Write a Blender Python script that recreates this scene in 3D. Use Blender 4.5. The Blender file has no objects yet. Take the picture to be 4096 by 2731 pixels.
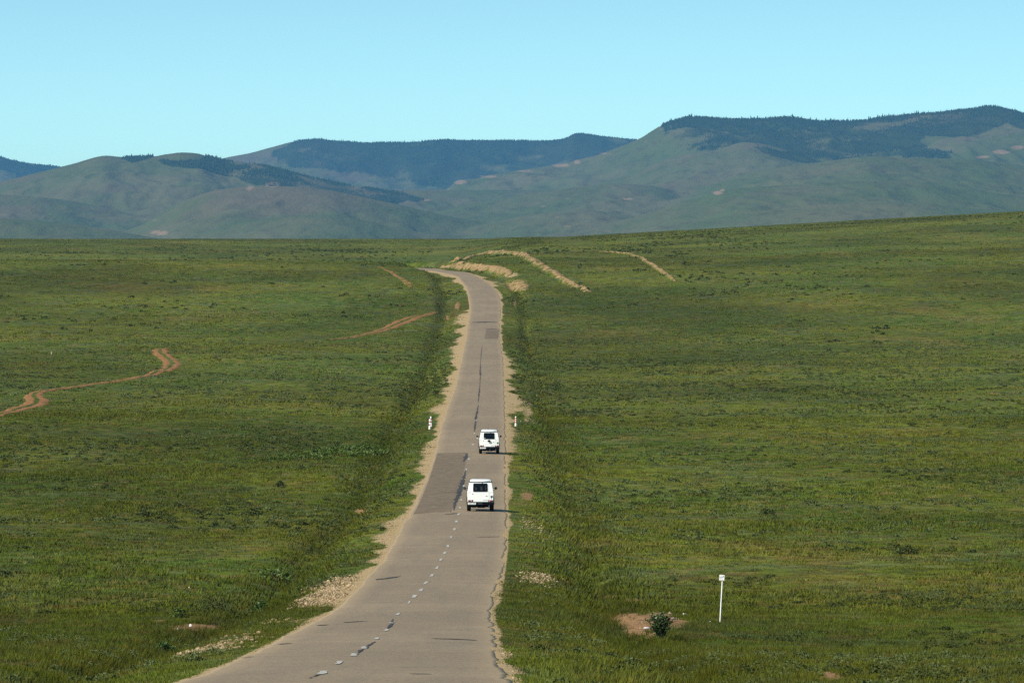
import bpy, bmesh, math, random
import numpy as np
from mathutils import Vector, Matrix

random.seed(7)
RNG = np.random.default_rng(11)
SC = bpy.context.scene
COL = SC.collection
R = math.radians

# ---------------------------------------------------------------- camera constants
# the photograph is 4096 x 2731; a level 200 mm lens shifted down; horizon on row 1107
F = 22755.0
HX, HY = 2048.0, 1107.0
ZC = 17.0                      # eye height over the valley datum


# ---------------------------------------------------------------- small helpers
def tag(o, label=None, cat=None, group=None, kind=None):
    if label: o['label'] = label
    if cat: o['category'] = cat
    if group: o['group'] = group
    if kind: o['kind'] = kind
    return o


def empty(name, loc, rz=0.0):
    o = bpy.data.objects.new(name, None)
    COL.objects.link(o)
    o.location = loc
    o.rotation_euler = (0, 0, rz)
    o.empty_display_size = 0.2
    return o


def link(name, me, mat=None, parent=None):
    o = bpy.data.objects.new(name, me)
    COL.objects.link(o)
    if mat is not None:
        me.materials.append(mat)
    if parent is not None:
        o.parent = parent
    return o


def from_bm(name, bm, mat, parent=None, smooth=False):
    me = bpy.data.meshes.new(name)
    bmesh.ops.recalc_face_normals(bm, faces=bm.faces)
    bm.to_mesh(me)
    bm.free()
    if smooth:
        me.polygons.foreach_set('use_smooth', [True] * len(me.polygons))
    return link(name, me, mat, parent)


def np_mesh(name, verts, faces, attrs=None, smooth=False):
    """verts (n,3) float, faces (m,k) int, all faces with k corners"""
    verts = np.ascontiguousarray(verts, dtype=np.float32)
    faces = np.ascontiguousarray(faces, dtype=np.int32)
    me = bpy.data.meshes.new(name)
    k = faces.shape[1]
    me.vertices.add(len(verts))
    me.vertices.foreach_set('co', verts.ravel())
    me.loops.add(faces.size)
    me.loops.foreach_set('vertex_index', faces.ravel())
    me.polygons.add(len(faces))
    me.polygons.foreach_set('loop_start', np.arange(0, faces.size, k, dtype=np.int32))
    me.update(calc_edges=True)
    if smooth:
        me.polygons.foreach_set('use_smooth', np.ones(len(faces), dtype=bool))
    for nm, arr in (attrs or {}).items():
        a = me.attributes.new(nm, 'FLOAT', 'POINT')
        a.data.foreach_set('value', np.ascontiguousarray(arr, dtype=np.float32))
    return me


def smooth01(a, b, x):
    t = np.clip((x - a) / (b - a), 0, 1)
    return t * t * (3 - 2 * t)


def hash2(ix, iy, seed):
    ix = ix.astype(np.int64); iy = iy.astype(np.int64)
    h = (ix * 374761393 + iy * 668265263 + seed * 974634777) & 0xFFFFFFFF
    h = ((h ^ (h >> 13)) * 1274126177) & 0xFFFFFFFF
    h = ((h ^ (h >> 16)) * 2246822519) & 0xFFFFFFFF
    return ((h ^ (h >> 15)) & 0xFFFFFF) / float(0xFFFFFF)


def vnoise(x, y, seed=0):
    x = np.asarray(x, float); y = np.asarray(y, float)
    ix = np.floor(x); iy = np.floor(y)
    fx = x - ix; fy = y - iy
    fx = fx * fx * fx * (fx * (fx * 6 - 15) + 10)
    fy = fy * fy * fy * (fy * (fy * 6 - 15) + 10)
    a = hash2(ix, iy, seed); b = hash2(ix + 1, iy, seed)
    c = hash2(ix, iy + 1, seed); d = hash2(ix + 1, iy + 1, seed)
    return (a + (b - a) * fx) * (1 - fy) + (c + (d - c) * fx) * fy


def fbm(x, y, seed=0, octv=4, gain=0.5):
    s = 0; a = 1; t = 0
    for k in range(octv):
        s = s + a * (vnoise(x * 2 ** k + 17.3 * k, y * 2 ** k + 9.1 * k, seed + k) - 0.5)
        t += a; a *= gain
    return s / t * 2


def pchip(xk, yk):
    xk = np.array(xk, float); yk = np.array(yk, float)
    h = np.diff(xk); d = np.diff(yk) / h
    m = np.zeros_like(yk)
    for i in range(1, len(xk) - 1):
        if d[i - 1] * d[i] > 0:
            w1 = 2 * h[i] + h[i - 1]; w2 = h[i] + 2 * h[i - 1]
            m[i] = (w1 + w2) / (w1 / d[i - 1] + w2 / d[i])
    m[0] = d[0]; m[-1] = d[-1]

    def f(x):
        x = np.asarray(x, float)
        xc = np.clip(x, xk[0], xk[-1])
        i = np.clip(np.searchsorted(xk, xc, side='right') - 1, 0, len(h) - 1)
        t = (xc - xk[i]) / h[i]
        r = ((1 + 2 * t) * (1 - t) ** 2 * yk[i] + t * (1 - t) ** 2 * h[i] * m[i]
             + t * t * (3 - 2 * t) * yk[i + 1] + t * t * (t - 1) * h[i] * m[i + 1])
        r = np.where(x < xk[0], yk[0] + (x - xk[0]) * m[0], r)
        r = np.where(x > xk[-1], yk[-1] + (x - xk[-1]) * m[-1], r)
        return r
    return f


# ---------------------------------------------------------------- terrain (heights relative to the eye, +Y = away)
ZR = pchip([0, 60, 105, 155, 182, 222, 255, 300, 340, 376, 440, 500, 560, 650, 705, 811, 966, 1060, 1150, 1220,
            1310, 1370, 1450, 1500, 1560, 1700, 2000],
           [-1.75, -4.9, -7.47, -10.0, -11.3, -12.9, -13.75, -14.55, -15.0, -15.35, -15.65, -15.4, -14.8, -14.1,
            -13.7, -12.6, -10.5, -8.5, -5.8, -3.6, -0.75, 0.66, 1.8, 2.2, 2.4, 0.5, -1.5])
_ys = np.arange(90, 1500, 1.0)
_rows = HY - ZR(_ys) / _ys * F
def row_to_y(r):                       # distance of a picture row on the road
    return float(np.interp(-r, -_rows, _ys))

EDGE = [(2731, 688, 2035), (2580, 1069, 1978), (2512, 1199, 1974), (2444, 1331, 1966), (2376, 1413, 1978),
        (2308, 1464, 2000), (2240, 1535, 2015), (2172, 1573, 2022), (2104, 1607, 2024), (2040, 1648, 2024),
        (1919, 1702, 2022), (1809, 1739, 2021), (1696, 1768, 2020), (1600, 1801, 2018), (1562, 1816, 2016),
        (1460, 1840, 2013), (1350, 1864, 2001), (1287, 1873, 2001), (1241, 1880, 2003), (1203, 1877, 2000),
        (1165, 1869, 1988), (1146, 1861, 1967), (1126, 1845, 1945), (1107, 1828, 1910), (1094, 1780, 1878),
        (1088, 1750, 1853), (1084, 1729, 1820), (1081.5, 1705, 1780)]
_ey = [row_to_y(r) for r, a, b in EDGE]
_el = [(a - HX) / F * y for y, (r, a, b) in zip(_ey, EDGE)]
_er = [(b - HX) / F * y for y, (r, a, b) in zip(_ey, EDGE)]
_ey = [0.0, 60.0] + _ey + [1500, 1600, 1800]
_el = [-6.4, -6.3] + _el + [-29, -90, -230]
_er = [2.0, 0.5] + _er + [-21, -80, -215]
XL = pchip(_ey, _el)
XR = pchip(_ey, _er)
def XM(Y): return 0.5 * (XL(Y) + XR(Y))

def shoulder(tab, sign):
    rows = sorted(tab)
    ys = [row_to_y(r) for r, w in rows][::-1]
    ws = [w * y / F for (r, w), y in zip(rows[::-1], ys)]
    return lambda Y: np.interp(Y, ys, ws) * np.clip((0.72 if sign > 0 else 0.88) + 1.1 * fbm(np.asarray(Y, float) / 13, np.asarray(Y, float) * 0 + sign * 5, 95, 3), 0.12, 1.15)
SHL = shoulder([(1084, 30), (1094, 35), (1130, 25), (1165, 5), (1203, 3), (1236, 3), (1243, 32), (1260, 45), (1290, 50), (1350, 55),
                (1450, 40), (1560, 44), (1600, 62), (1650, 60), (1680, 20), (1720, 25), (1800, 55), (1900, 55),
                (2000, 62), (2060, 72), (2120, 80), (2200, 112), (2300, 150), (2400, 170), (2430, 70), (2500, 30),
                (2580, 25), (2731, 20)], -1)
SHR = shoulder([(1084, 30), (1094, 35), (1126, 45), (1165, 22), (1203, 10), (1241, 14), (1290, 18), (1350, 10), (1400, 8), (1430, 42),
                (1500, 60), (1560, 58), (1600, 80), (1650, 85), (1700, 32), (1760, 60), (1800, 68), (1850, 34),
                (1900, 28), (2000, 24), (2100, 26), (2200, 14), (2300, 16), (2400, 30), (2500, 22), (2580, 50),
                (2650, 130), (2731, 220)], 1)

_ZL = pchip([0, 900, 1000, 1150, 1250, 1350, 1430, 1500, 1600, 1800, 2100, 2400, 2700, 3000, 3500, 5000, 9000, 40000],
            [-2.6, -12.3, -10.7, -6.3, -2.6, 1.7, 3.6, 4.1, 3.2, 3.4, 8.5, 14.0, 17.8, 18.2, 12, -25, -80, -80])
_ZRt = pchip([0, 900, 1000, 1150, 1250, 1400, 1600, 1900, 2300, 2600, 3000, 3500, 5000, 9000, 40000],
             [-2.6, -12.3, -10.7, -6.0, -2.4, 2.8, 6.6, 11.4, 15.4, 17.9, 18.6, 12, -25, -80, -80])

def field(X, Y):
    zr9 = ZR(Y) - 0.9 - 0.55 * smooth01(130, 260, Y) * (1 - smooth01(820, 1000, Y))
    wl = smooth01(850, 1050, Y)
    l = zr9 * (1 - wl) + _ZL(Y) * wl
    r = zr9 * (1 - wl) + _ZRt(Y) * wl
    b = smooth01(-28, 12, X)
    z = l * (1 - b) + r * b
    z = z + 0.056 * np.maximum(0, X - 22) * smooth01(900, 2200, Y) * (1 - smooth01(3000, 4500, Y))
    z = z + 0.012 * np.maximum(0, -X - 20) * smooth01(400, 800, Y) * (1 - smooth01(1100, 1500, Y))
    near = 1 - smooth01(1500, 2600, Y)
    z = z + 0.55 * fbm(X / 34, Y / 60, 3, 3) * (0.3 + 0.7 * near)
    z = z + 0.16 * fbm(X / 7, Y / 9, 5, 3) * near
    # the low dip beside the sign and the bare patch
    return z

def ground_u(X, Y, u, zf):
    """u: signed distance outside the asphalt edges (0 inside)"""
    zr = ZR(Y)
    au = np.abs(u)
    road_on = 1 - smooth01(1500, 1640, Y)
    t = smooth01(1.6, 8.5, au)
    z = (zr - 0.022 - 0.10 * np.minimum(au, 2.5)) * (1 - t) + zf * t
    dl = np.exp(-((u + 5.0) / 1.5) ** 2) * (1.0 + 0.35 * fbm(Y / 40, Y * 0 + 3, 21, 2))
    dr = np.exp(-((u - 4.6) / 1.1) ** 2) * (0.65 + 0.5 * fbm(Y / 30, Y * 0 + 8, 22, 2))
    z = z - dl - dr
    z = z + 0.10 * fbm(X / 1.7, Y / 2.6, 8, 3) * smooth01(0.3, 2.0, au)
    z = np.where(au < 1e-4, zr - 0.022, z)
    return z * road_on + zf * (1 - road_on)

def uval(X, Y):
    a = X - XL(Y); b = X - XR(Y)
    return np.where(a < 0, a, np.where(b > 0, b, 0.0))

def ground(X, Y):
    X = np.asarray(X, float); Y = np.asarray(Y, float)
    return ground_u(X, Y, uval(X, Y), field(X, Y))

_march = np.concatenate([np.arange(60, 1000, 0.4), np.arange(1000, 3200, 1.0)])
def pix(px, py, lift=0.0):
    """where the sight line of a picture point meets the ground (X, Y, Z relative)"""
    zr = (HY - py) / F * _march
    X = (px - HX) / F * _march
    g = ground(X, _march) + lift
    hit = np.nonzero(g >= zr)[0]
    i = hit[0] if len(hit) else len(_march) - 1
    return float(X[i]), float(_march[i]), float(g[i])

def proj(X, Y, Z):
    return HX + F * X / Y, HY - F * Z / Y

def in_poly(px, py, poly):
    inside = np.zeros(px.shape, bool)
    n = len(poly)
    for i in range(n):
        x1, y1 = poly[i]; x2, y2 = poly[(i + 1) % n]
        if y1 == y2: continue
        c = ((y1 > py) != (y2 > py)) & (px < (x2 - x1) * (py - y1) / (y2 - y1) + x1)
        inside ^= c
    return inside


# ---------------------------------------------------------------- materials
def new_mat(name):
    m = bpy.data.materials.new(name)
    m.use_nodes = True
    nt = m.node_tree
    b = nt.nodes['Principled BSDF']
    return m, nt, b

class NT:
    """tiny node helper"""
    def __init__(s, nt): s.nt = nt; s.n = nt.nodes; s.l = nt.links
    def add(s, t, **kw):
        n = s.n.new(t)
        for k, v in kw.items(): setattr(n, k, v)
        return n
    def put(s, sock, v):
        if hasattr(v, 'is_output'): s.l.new(v, sock)
        elif isinstance(v, (tuple, list)) and len(v) == 3 and sock.type == 'RGBA': sock.default_value = (*v, 1)
        else: sock.default_value = v
    def math(s, op, a, b=None, clamp=False):
        n = s.add('ShaderNodeMath', operation=op, use_clamp=clamp)
        s.put(n.inputs[0], a)
        if b is not None: s.put(n.inputs[1], b)
        return n.outputs[0]
    def mix(s, f, a, b, blend='MIX'):
        n = s.add('ShaderNodeMix', data_type='RGBA', blend_type=blend)
        s.put(n.inputs[0], f); s.put(n.inputs[6], a); s.put(n.inputs[7], b)
        return n.outputs[2]
    def rng(s, v, a, b, c=0.0, d=1.0):
        n = s.add('ShaderNodeMapRange', interpolation_type='SMOOTHSTEP')
        s.put(n.inputs[0], v)
        n.inputs[1].default_value = a; n.inputs[2].default_value = b
        n.inputs[3].default_value = c; n.inputs[4].default_value = d
        return n.outputs[0]
    def pos(s, sx=1, sy=1, sz=1, off=(0, 0, 0)):
        g = s.add('ShaderNodeNewGeometry')
        m = s.add('ShaderNodeMapping')
        m.inputs['Scale'].default_value = (sx, sy, sz)
        m.inputs['Location'].default_value = off
        s.l.new(g.outputs['Position'], m.inputs[0])
        return m.outputs[0]
    def noise(s, vec, scale=1.0, detail=3.0, rough=0.55):
        n = s.add('ShaderNodeTexNoise')
        s.l.new(vec, n.inputs['Vector'])
        n.inputs['Scale'].default_value = scale
        n.inputs['Detail'].default_value = detail
        n.inputs['Roughness'].default_value = rough
        return n.outputs[0]
    def attr(s, name):
        n = s.add('ShaderNodeAttribute'); n.attribute_name = name
        return n.outputs['Fac']

def simple(name, col, rough=0.5, metal=0.0, spec=0.5, var=0.0, scale=6.0):
    m, nt, b = new_mat(name)
    b.inputs['Roughness'].default_value = rough
    b.inputs['Metallic'].default_value = metal
    b.inputs['Specular IOR Level'].default_value = spec
    h = NT(nt)
    if var > 0:
        tc = h.add('ShaderNodeTexCoord')
        n = h.noise(tc.outputs['Object'], scale, 4)
        c = h.mix(h.rng(n, 0.3, 0.7), tuple(x * (1 - var) for x in col), tuple(min(1, x * (1 + var * 0.5)) for x in col))
        h.l.new(c, b.inputs['Base Color'])
    else:
        b.inputs['Base Color'].default_value = (*col, 1)
    return m


GREEN_GAIN = 1.0
def meadow_colour(h):
    """patchy steppe grass colour from world position: the same patches on the soil sheet and on the tufts"""
    p = h.pos(1, 0.55, 0)
    big = h.noise(p, 0.018, 4, 0.6)
    mid = h.noise(h.pos(1, 0.6, 0, (31, 7, 0)), 0.09, 4, 0.6)
    sml = h.noise(h.pos(1, 0.7, 0, (3, 57, 0)), 0.55, 4, 0.65)
    olive = (0.088, 0.098, 0.009)
    green = (0.050, 0.079, 0.009)
    blue = (0.060, 0.080, 0.024)
    deep = (0.028, 0.044, 0.007)
    dry = (0.135, 0.098, 0.024)
    lime = (0.102, 0.108, 0.010)
    c = h.mix(h.rng(big, 0.36, 0.62), green, olive)
    c = h.mix(h.rng(mid, 0.50, 0.66), c, blue)
    c = h.mix(h.math('MULTIPLY', h.rng(sml, 0.52, 0.66), 0.75), c, deep)
    b2 = h.noise(h.pos(1, 0.35, 0, (77, 13, 0)), 0.035, 5, 0.65)
    c = h.mix(h.math('MULTIPLY', h.rng(b2, 0.54, 0.70), 0.60), c, dry)
    b3 = h.noise(h.pos(1, 0.22, 0, (15, 91, 0)), 0.05, 5, 0.6)
    c = h.mix(h.math('MULTIPLY', h.rng(b3, 0.58, 0.70), 0.45), c, lime)
    # clumps of different plants, about a stride across, and broad soft bands of growth
    v = h.add('ShaderNodeTexVoronoi'); v.inputs['Scale'].default_value = 0.85
    h.l.new(h.pos(1, 0.75, 0, (6, 6, 0)), v.inputs['Vector'])
    sp = h.add('ShaderNodeSeparateColor'); h.l.new(v.outputs['Color'], sp.inputs[0])
    c = h.mix(h.math('MULTIPLY', h.rng(sp.outputs[1], 0.62, 0.92), 0.55), c, (0.085, 0.096, 0.036))
    c = h.mix(h.math('MULTIPLY', h.rng(sp.outputs[2], 0.74, 0.96), 0.55), c, (0.122, 0.082, 0.026))
    band = h.noise(h.pos(0.5, 0.22, 0, (40, 3, 0)), 0.03, 4, 0.6)
    k = h.math('MULTIPLY', h.rng(sp.outputs[0], 0, 1, 0.74, 1.24), h.rng(band, 0.32, 0.68, 0.70, 1.26))
    hs = h.add('ShaderNodeHueSaturation'); h.l.new(c, hs.inputs['Color']); h.l.new(k, hs.inputs['Value'])
    return hs.outputs[0]


def mat_grass():
    m, nt, b = new_mat('meadow_grass')
    h = NT(nt)
    c = meadow_colour(h)
    rnd = h.attr('rnd')
    hsv = h.add('ShaderNodeHueSaturation')
    h.l.new(c, hsv.inputs['Color'])
    h.put(hsv.inputs['Value'], h.rng(rnd, 0, 1, 0.52, 1.52))
    h.put(hsv.inputs['Hue'], h.rng(h.math('FRACT', h.math('MULTIPLY', rnd, 7.31)), 0, 1, 0.475, 0.52))
    # blades are paler towards their dry tips
    tip = h.attr('tip')
    c2 = h.mix(h.math('MULTIPLY', tip, 0.35), hsv.outputs[0], (0.13, 0.138, 0.016))
    h.l.new(c2, b.inputs['Base Color'])
    b.inputs['Roughness'].default_value = 0.85
    b.inputs['Specular IOR Level'].default_value = 0.04
    return m


def mat_ground():
    m, nt, b = new_mat('steppe_ground')
    h = NT(nt)
    g = meadow_colour(h)
    soil = h.attr('soil'); red = h.attr('red')
    n1 = h.noise(h.pos(1, 0.6, 0, (5, 5, 0)), 1.3, 5, 0.65)
    n2 = h.noise(h.pos(1, 1, 1), 7.0, 4, 0.6)
    n3 = h.noise(h.pos(1, 0.5, 0, (9, 2, 0)), 0.25, 3)
    sm = h.rng(h.math('ADD', soil, h.math('MULTIPLY', h.math('SUBTRACT', n1, 0.5), 1.3)), 0.40, 0.58)
    rm = h.rng(h.math('ADD', red, h.math('MULTIPLY', h.math('SUBTRACT', n1, 0.5), 1.1)), 0.42, 0.62)
    grav = h.mix(h.rng(n2, 0.35, 0.65), (0.25, 0.172, 0.088), (0.41, 0.30, 0.17))
    grav = h.mix(h.rng(n3, 0.35, 0.65), grav, (0.33, 0.24, 0.13))
    rs = h.mix(h.rng(n2, 0.35, 0.65), (0.15, 0.080, 0.036), (0.30, 0.18, 0.092))
    c = h.mix(sm, g, grav)
    c = h.mix(rm, c, rs)
    h.l.new(c, b.inputs['Base Color'])
    b.inputs['Roughness'].default_value = 0.95
    b.inputs['Specular IOR Level'].default_value = 0.08
    bp = h.add('ShaderNodeBump')
    bp.inputs['Strength'].default_value = 0.7
    bp.inputs['Distance'].default_value = 0.25
    h.l.new(h.noise(h.pos(1, 0.8, 1), 1.6, 6, 0.7), bp.inputs['Height'])
    h.l.new(bp.outputs[0], b.inputs['Normal'])
    return m


def mat_road():
    m, nt, b = new_mat('worn_asphalt')
    h = NT(nt)
    n0 = h.noise(h.pos(1, 0.35, 0), 0.12, 4)
    n1 = h.noise(h.pos(0.25, 1.2, 0, (4, 0, 0)), 0.35, 5, 0.6)
    n2 = h.noise(h.pos(1, 0.6, 1), 9.0, 4, 0.7)
    n3 = h.noise(h.pos(1.0, 0.05, 0, (8, 1, 0)), 1.1, 3)
    c = h.mix(h.rng(n0, 0.3, 0.7), (0.185, 0.134, 0.084), (0.245, 0.180, 0.113))
    c = h.mix(h.math('MULTIPLY', h.rng(n1, 0.46, 0.70), 0.60), c, (0.150, 0.112, 0.076))
    c = h.mix(h.math('MULTIPLY', h.rng(n3, 0.45, 0.65), 0.45), c, (0.155, 0.12, 0.085))
    c = h.mix(h.math('MULTIPLY', h.rng(n2, 0.35, 0.7), 0.55), c, (0.31, 0.235, 0.15))
    d = h.noise(h.pos(1, 0.5, 1, (1, 1, 1)), 16.0, 3, 0.7)
    c = h.mix(h.math('MULTIPLY', h.rng(d, 0.50, 0.66), 0.75), c, (0.085, 0.07, 0.06))
    # transverse thermal cracks
    w = h.noise(h.pos(0.35, 0.9, 0, (2, 3, 0)), 0.9, 4, 0.6)
    y = h.add('ShaderNodeSeparateXYZ'); h.l.new(h.pos(), y.inputs[0])
    yy = h.math('ADD', y.outputs[1], h.math('MULTIPLY', w, 2.4))
    fr = h.math('ABSOLUTE', h.math('SUBTRACT', h.math('FRACT', h.math('MULTIPLY', yy, 0.137)), 0.5))
    gate = h.rng(h.noise(h.pos(0.45, 0.12, 0, (7, 7, 0)), 1.0, 2), 0.50, 0.60)
    crack = h.math('MULTIPLY', h.rng(fr, 0.0, 0.016, 1, 0), gate)
    c = h.mix(h.math('MULTIPLY', crack, 0.75), c, (0.05, 0.045, 0.042))
    # dusty edges
    e = h.attr('edge')
    c = h.mix(h.math('MULTIPLY', h.rng(h.math('ADD', e, h.math('MULTIPLY', n2, 0.5)), 0.95, 1.35), 0.6), c, (0.36, 0.26, 0.15))
    h.l.new(c, b.inputs['Base Color'])
    b.inputs['Roughness'].default_value = 0.72
    b.inputs['Specular IOR Level'].default_value = 0.25
    bp = h.add('ShaderNodeBump')
    bp.inputs['Strength'].default_value = 0.35
    bp.inputs['Distance'].default_value = 0.03
    h.l.new(n2, bp.inputs['Height'])
    h.l.new(bp.outputs[0], b.inputs['Normal'])
    return m


def mat_soil(name, a, bcol, grass=0.0):
    m, nt, b = new_mat(name)
    h = NT(nt)
    n2 = h.noise(h.pos(1, 0.8, 1), 2.2, 5, 0.65)
    n4 = h.noise(h.pos(1, 0.8, 1, (4, 4, 4)), 0.5, 4, 0.6)
    c = h.mix(h.rng(n2, 0.3, 0.7), a, bcol)
    c = h.mix(h.math('MULTIPLY', h.rng(n4, 0.45, 0.7), 0.5), c, tuple(x * 0.6 for x in a))
    if grass > 0:
        gm = h.attr('grassy')
        k = h.rng(h.math('ADD', gm, h.math('MULTIPLY', h.math('SUBTRACT', h.noise(h.pos(1, .5, 0, (2, 2, 2)), 0.8, 4), 0.5), 1.6)), 0.42, 0.58)
        c = h.mix(k, c, meadow_colour(h))
    h.l.new(c, b.inputs['Base Color'])
    b.inputs['Roughness'].default_value = 0.95
    b.inputs['Specular IOR Level'].default_value = 0.08
    bp = h.add('ShaderNodeBump')
    bp.inputs['Strength'].default_value = 0.8
    bp.inputs['Distance'].default_value = 0.2
    h.l.new(n2, bp.inputs['Height'])
    h.l.new(bp.outputs[0], b.inputs['Normal'])
    return m


def mat_leaf(name, a, bcol, rough=0.5):
    m, nt, b = new_mat(name)
    h = NT(nt)
    r = h.attr('rnd')
    c = h.mix(r, a, bcol)
    h.l.new(c, b.inputs['Base Color'])
    b.inputs['Roughness'].default_value = rough
    b.inputs['Specular IOR Level'].default_value = 0.25
    return m


def mat_hills():
    m, nt, b = new_mat('hill_grassland')
    h = NT(nt)
    bare = h.attr('bare')
    n1 = h.noise(h.pos(1, 0.35, 0.6), 0.0035, 6, 0.62)
    n2 = h.noise(h.pos(1, 0.3, 1), 0.022, 5, 0.65)
    n3 = h.noise(h.pos(1, 0.4, 1, (500, 90, 0)), 0.0017, 5, 0.6)
    c = h.mix(h.rng(n1, 0.35, 0.65), (0.064, 0.084, 0.026), (0.098, 0.094, 0.042))
    c = h.mix(h.math('MULTIPLY', h.rng(n2, 0.48, 0.7), 0.6), c, (0.048, 0.052, 0.020))
    c = h.mix(h.math('MULTIPLY', h.rng(n3, 0.52, 0.68), 0.65), c, (0.108, 0.084, 0.050))
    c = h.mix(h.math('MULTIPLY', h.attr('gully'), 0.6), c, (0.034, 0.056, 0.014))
    c = h.mix(h.math('MULTIPLY', h.attr('wood'), 0.8), c, (0.022, 0.036, 0.012))      # needle litter and undergrowth
    bm_ = h.rng(h.math('ADD', bare, h.math('MULTIPLY', h.math('SUBTRACT', n2, 0.5), 1.2)), 0.45, 0.75)
    c = h.mix(bm_, c, (0.190, 0.135, 0.080))
    h.l.new(c, b.inputs['Base Color'])
    b.inputs['Roughness'].default_value = 0.95
    b.inputs['Specular IOR Level'].default_value = 0.05
    bp = h.add('ShaderNodeBump')
    bp.inputs['Strength'].default_value = 1.0
    bp.inputs['Distance'].default_value = 22.0
    h.l.new(h.noise(h.pos(1, 0.22, 0.5, (60, 20, 0)), 0.006, 8, 0.62), bp.inputs['Height'])
    h.l.new(bp.outputs[0], b.inputs['Normal'])
    return m


M = {}
M['grass'] = mat_grass()
M['ground'] = mat_ground()
M['road'] = mat_road()
M['red_track'] = mat_soil('red_dirt_track', (0.175, 0.082, 0.032), (0.30, 0.155, 0.068), grass=1)
M['tan_bank'] = mat_soil('tan_spoil_earth', (0.20, 0.125, 0.058), (0.38, 0.255, 0.13), grass=1)
M['hills'] = mat_hills()
M['shrub'] = mat_leaf('shrub_leaf', (0.024, 0.036, 0.005), (0.064, 0.078, 0.012), 0.7)
M['sage'] = mat_leaf('sage_leaf', (0.058, 0.078, 0.020), (0.098, 0.120, 0.040), 0.8)
M['lime'] = mat_leaf('broad_lime_leaf', (0.040, 0.072, 0.008), (0.085, 0.120, 0.016), 0.5)
M['darkleaf'] = mat_leaf('glossy_dark_leaf', (0.016, 0.036, 0.006), (0.055, 0.105, 0.018), 0.4)
M['stem'] = simple('woody_stem', (0.07, 0.05, 0.03), 0.85, var=0.3)
M['conifer'] = mat_leaf('larch_foliage', (0.008, 0.022, 0.008), (0.024, 0.046, 0.014), 0.8)
M['bark'] = simple('larch_bark', (0.06, 0.045, 0.032), 0.9, var=0.3)
M['stone'] = mat_leaf('rubble_stone', (0.17, 0.115, 0.06), (0.40, 0.30, 0.185), 0.95)
M['tar'] = simple('sealing_tar', (0.052, 0.048, 0.048), 0.7, spec=0.15, var=0.4, scale=1.2)
M['patch'] = simple('newer_asphalt', (0.160, 0.120, 0.082), 0.8, spec=0.12, var=0.3, scale=1.5)
M['dash'] = simple('worn_road_paint', (0.40, 0.38, 0.35), 0.8, spec=0.2, var=0.55, scale=9)
M['paint'] = simple('white_car_paint', (0.82, 0.83, 0.82), 0.28, spec=0.5)
M['black'] = simple('black_plastic', (0.005, 0.005, 0.006), 0.7, spec=0.06, var=0.2)
M['rubber'] = simple('tyre_rubber', (0.008, 0.008, 0.008), 0.9, spec=0.1, var=0.2)
M['glass'] = simple('dark_tinted_glass', (0.003, 0.004, 0.006), 0.08, spec=0.22)
M['seat'] = simple('grey_seat_fabric', (0.016, 0.017, 0.020), 0.9, var=0.2)
M['red'] = simple('tail_light_red', (0.30, 0.006, 0.008), 0.25)
M['orange'] = simple('indicator_orange', (0.55, 0.16, 0.02), 0.3)
M['clear'] = simple('reversing_lamp', (0.6, 0.6, 0.58), 0.25)
M['steel'] = simple('dull_steel', (0.32, 0.32, 0.33), 0.4, metal=0.8, var=0.2)
M['mirror'] = simple('mirror_glass', (0.03, 0.05, 0.06), 0.15, spec=0.3)
M['plate'] = simple('plate_white', (0.72, 0.73, 0.72), 0.4, var=0.08)
M['ink'] = simple('plate_ink', (0.03, 0.03, 0.035), 0.6)
M['plate_red'] = simple('plate_red', (0.5, 0.05, 0.04), 0.5)
M['post_white'] = simple('post_white_paint', (0.80, 0.80, 0.78), 0.55, var=0.08)
M['post_red'] = simple('post_red_paint', (0.55, 0.012, 0.015), 0.5, var=0.2)
M['post_grey'] = simple('weathered_concrete', (0.50, 0.45, 0.38), 0.85, var=0.25)
M['blue'] = simple('sign_blue', (0.01, 0.03, 0.22), 0.5)
M['litter'] = simple('white_plastic_litter', (0.8, 0.8, 0.8), 0.4, var=0.1)
M['litter_blue'] = simple('blue_grey_plastic', (0.25, 0.3, 0.36), 0.4, var=0.2)

# ---------------------------------------------------------------- dirt tracks and bare spots (used by ground and grass)
K = 4096 / 2352.0
def px2w(pts): return [pix(x * K, y * K) for x, y in pts]

TRACKS = {}
TRACKS['a'] = (px2w([(-30, 960), (-8, 955), (20, 947), (48, 938), (72, 932), (84, 922), (78, 911), (84, 903), (110, 897), (180, 888), (240, 879),
                     (300, 870), (350, 860), (380, 850), (394, 840), (391, 830), (378, 819), (367, 809), (370, 803), (388, 800)]),
               [1.8, 1.8, 2.0, 2.6, 3.0, 3.0, 2.4, 1.8, 1.5, 1.5, 1.6, 1.7, 1.9, 2.3, 2.7, 2.7, 2.7, 2.7, 2.2, 1.0])
TRACKS['b'] = (px2w([(752, 782), (790, 777), (830, 770), (870, 761), (900, 750), (925, 739), (950, 729), (985, 722), (1010, 719)]),
               [0.6, 1.4, 1.7, 2.2, 2.8, 3.6, 3.0, 1.6, 0.8])
TRACKS['c'] = (px2w([(868, 613), (885, 620), (905, 630), (925, 641), (938, 652), (944, 660)]), [0.5, 0.9, 1.2, 1.7, 1.8, 0.8])
BANKS = {}
BANKS['d'] = (px2w([(1028, 606), (1050, 599), (1075, 594), (1100, 587), (1125, 581), (1160, 582), (1190, 585), (1212, 593), (1235, 606),
                    (1258, 622), (1285, 637), (1308, 651), (1330, 663), (1356, 672)]),
              [1.2, 2.0, 2.6, 3.2, 3.4, 3.0, 3.0, 3.2, 3.3, 3.3, 3.2, 3.0, 2.6, 1.2], 0.7)
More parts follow.
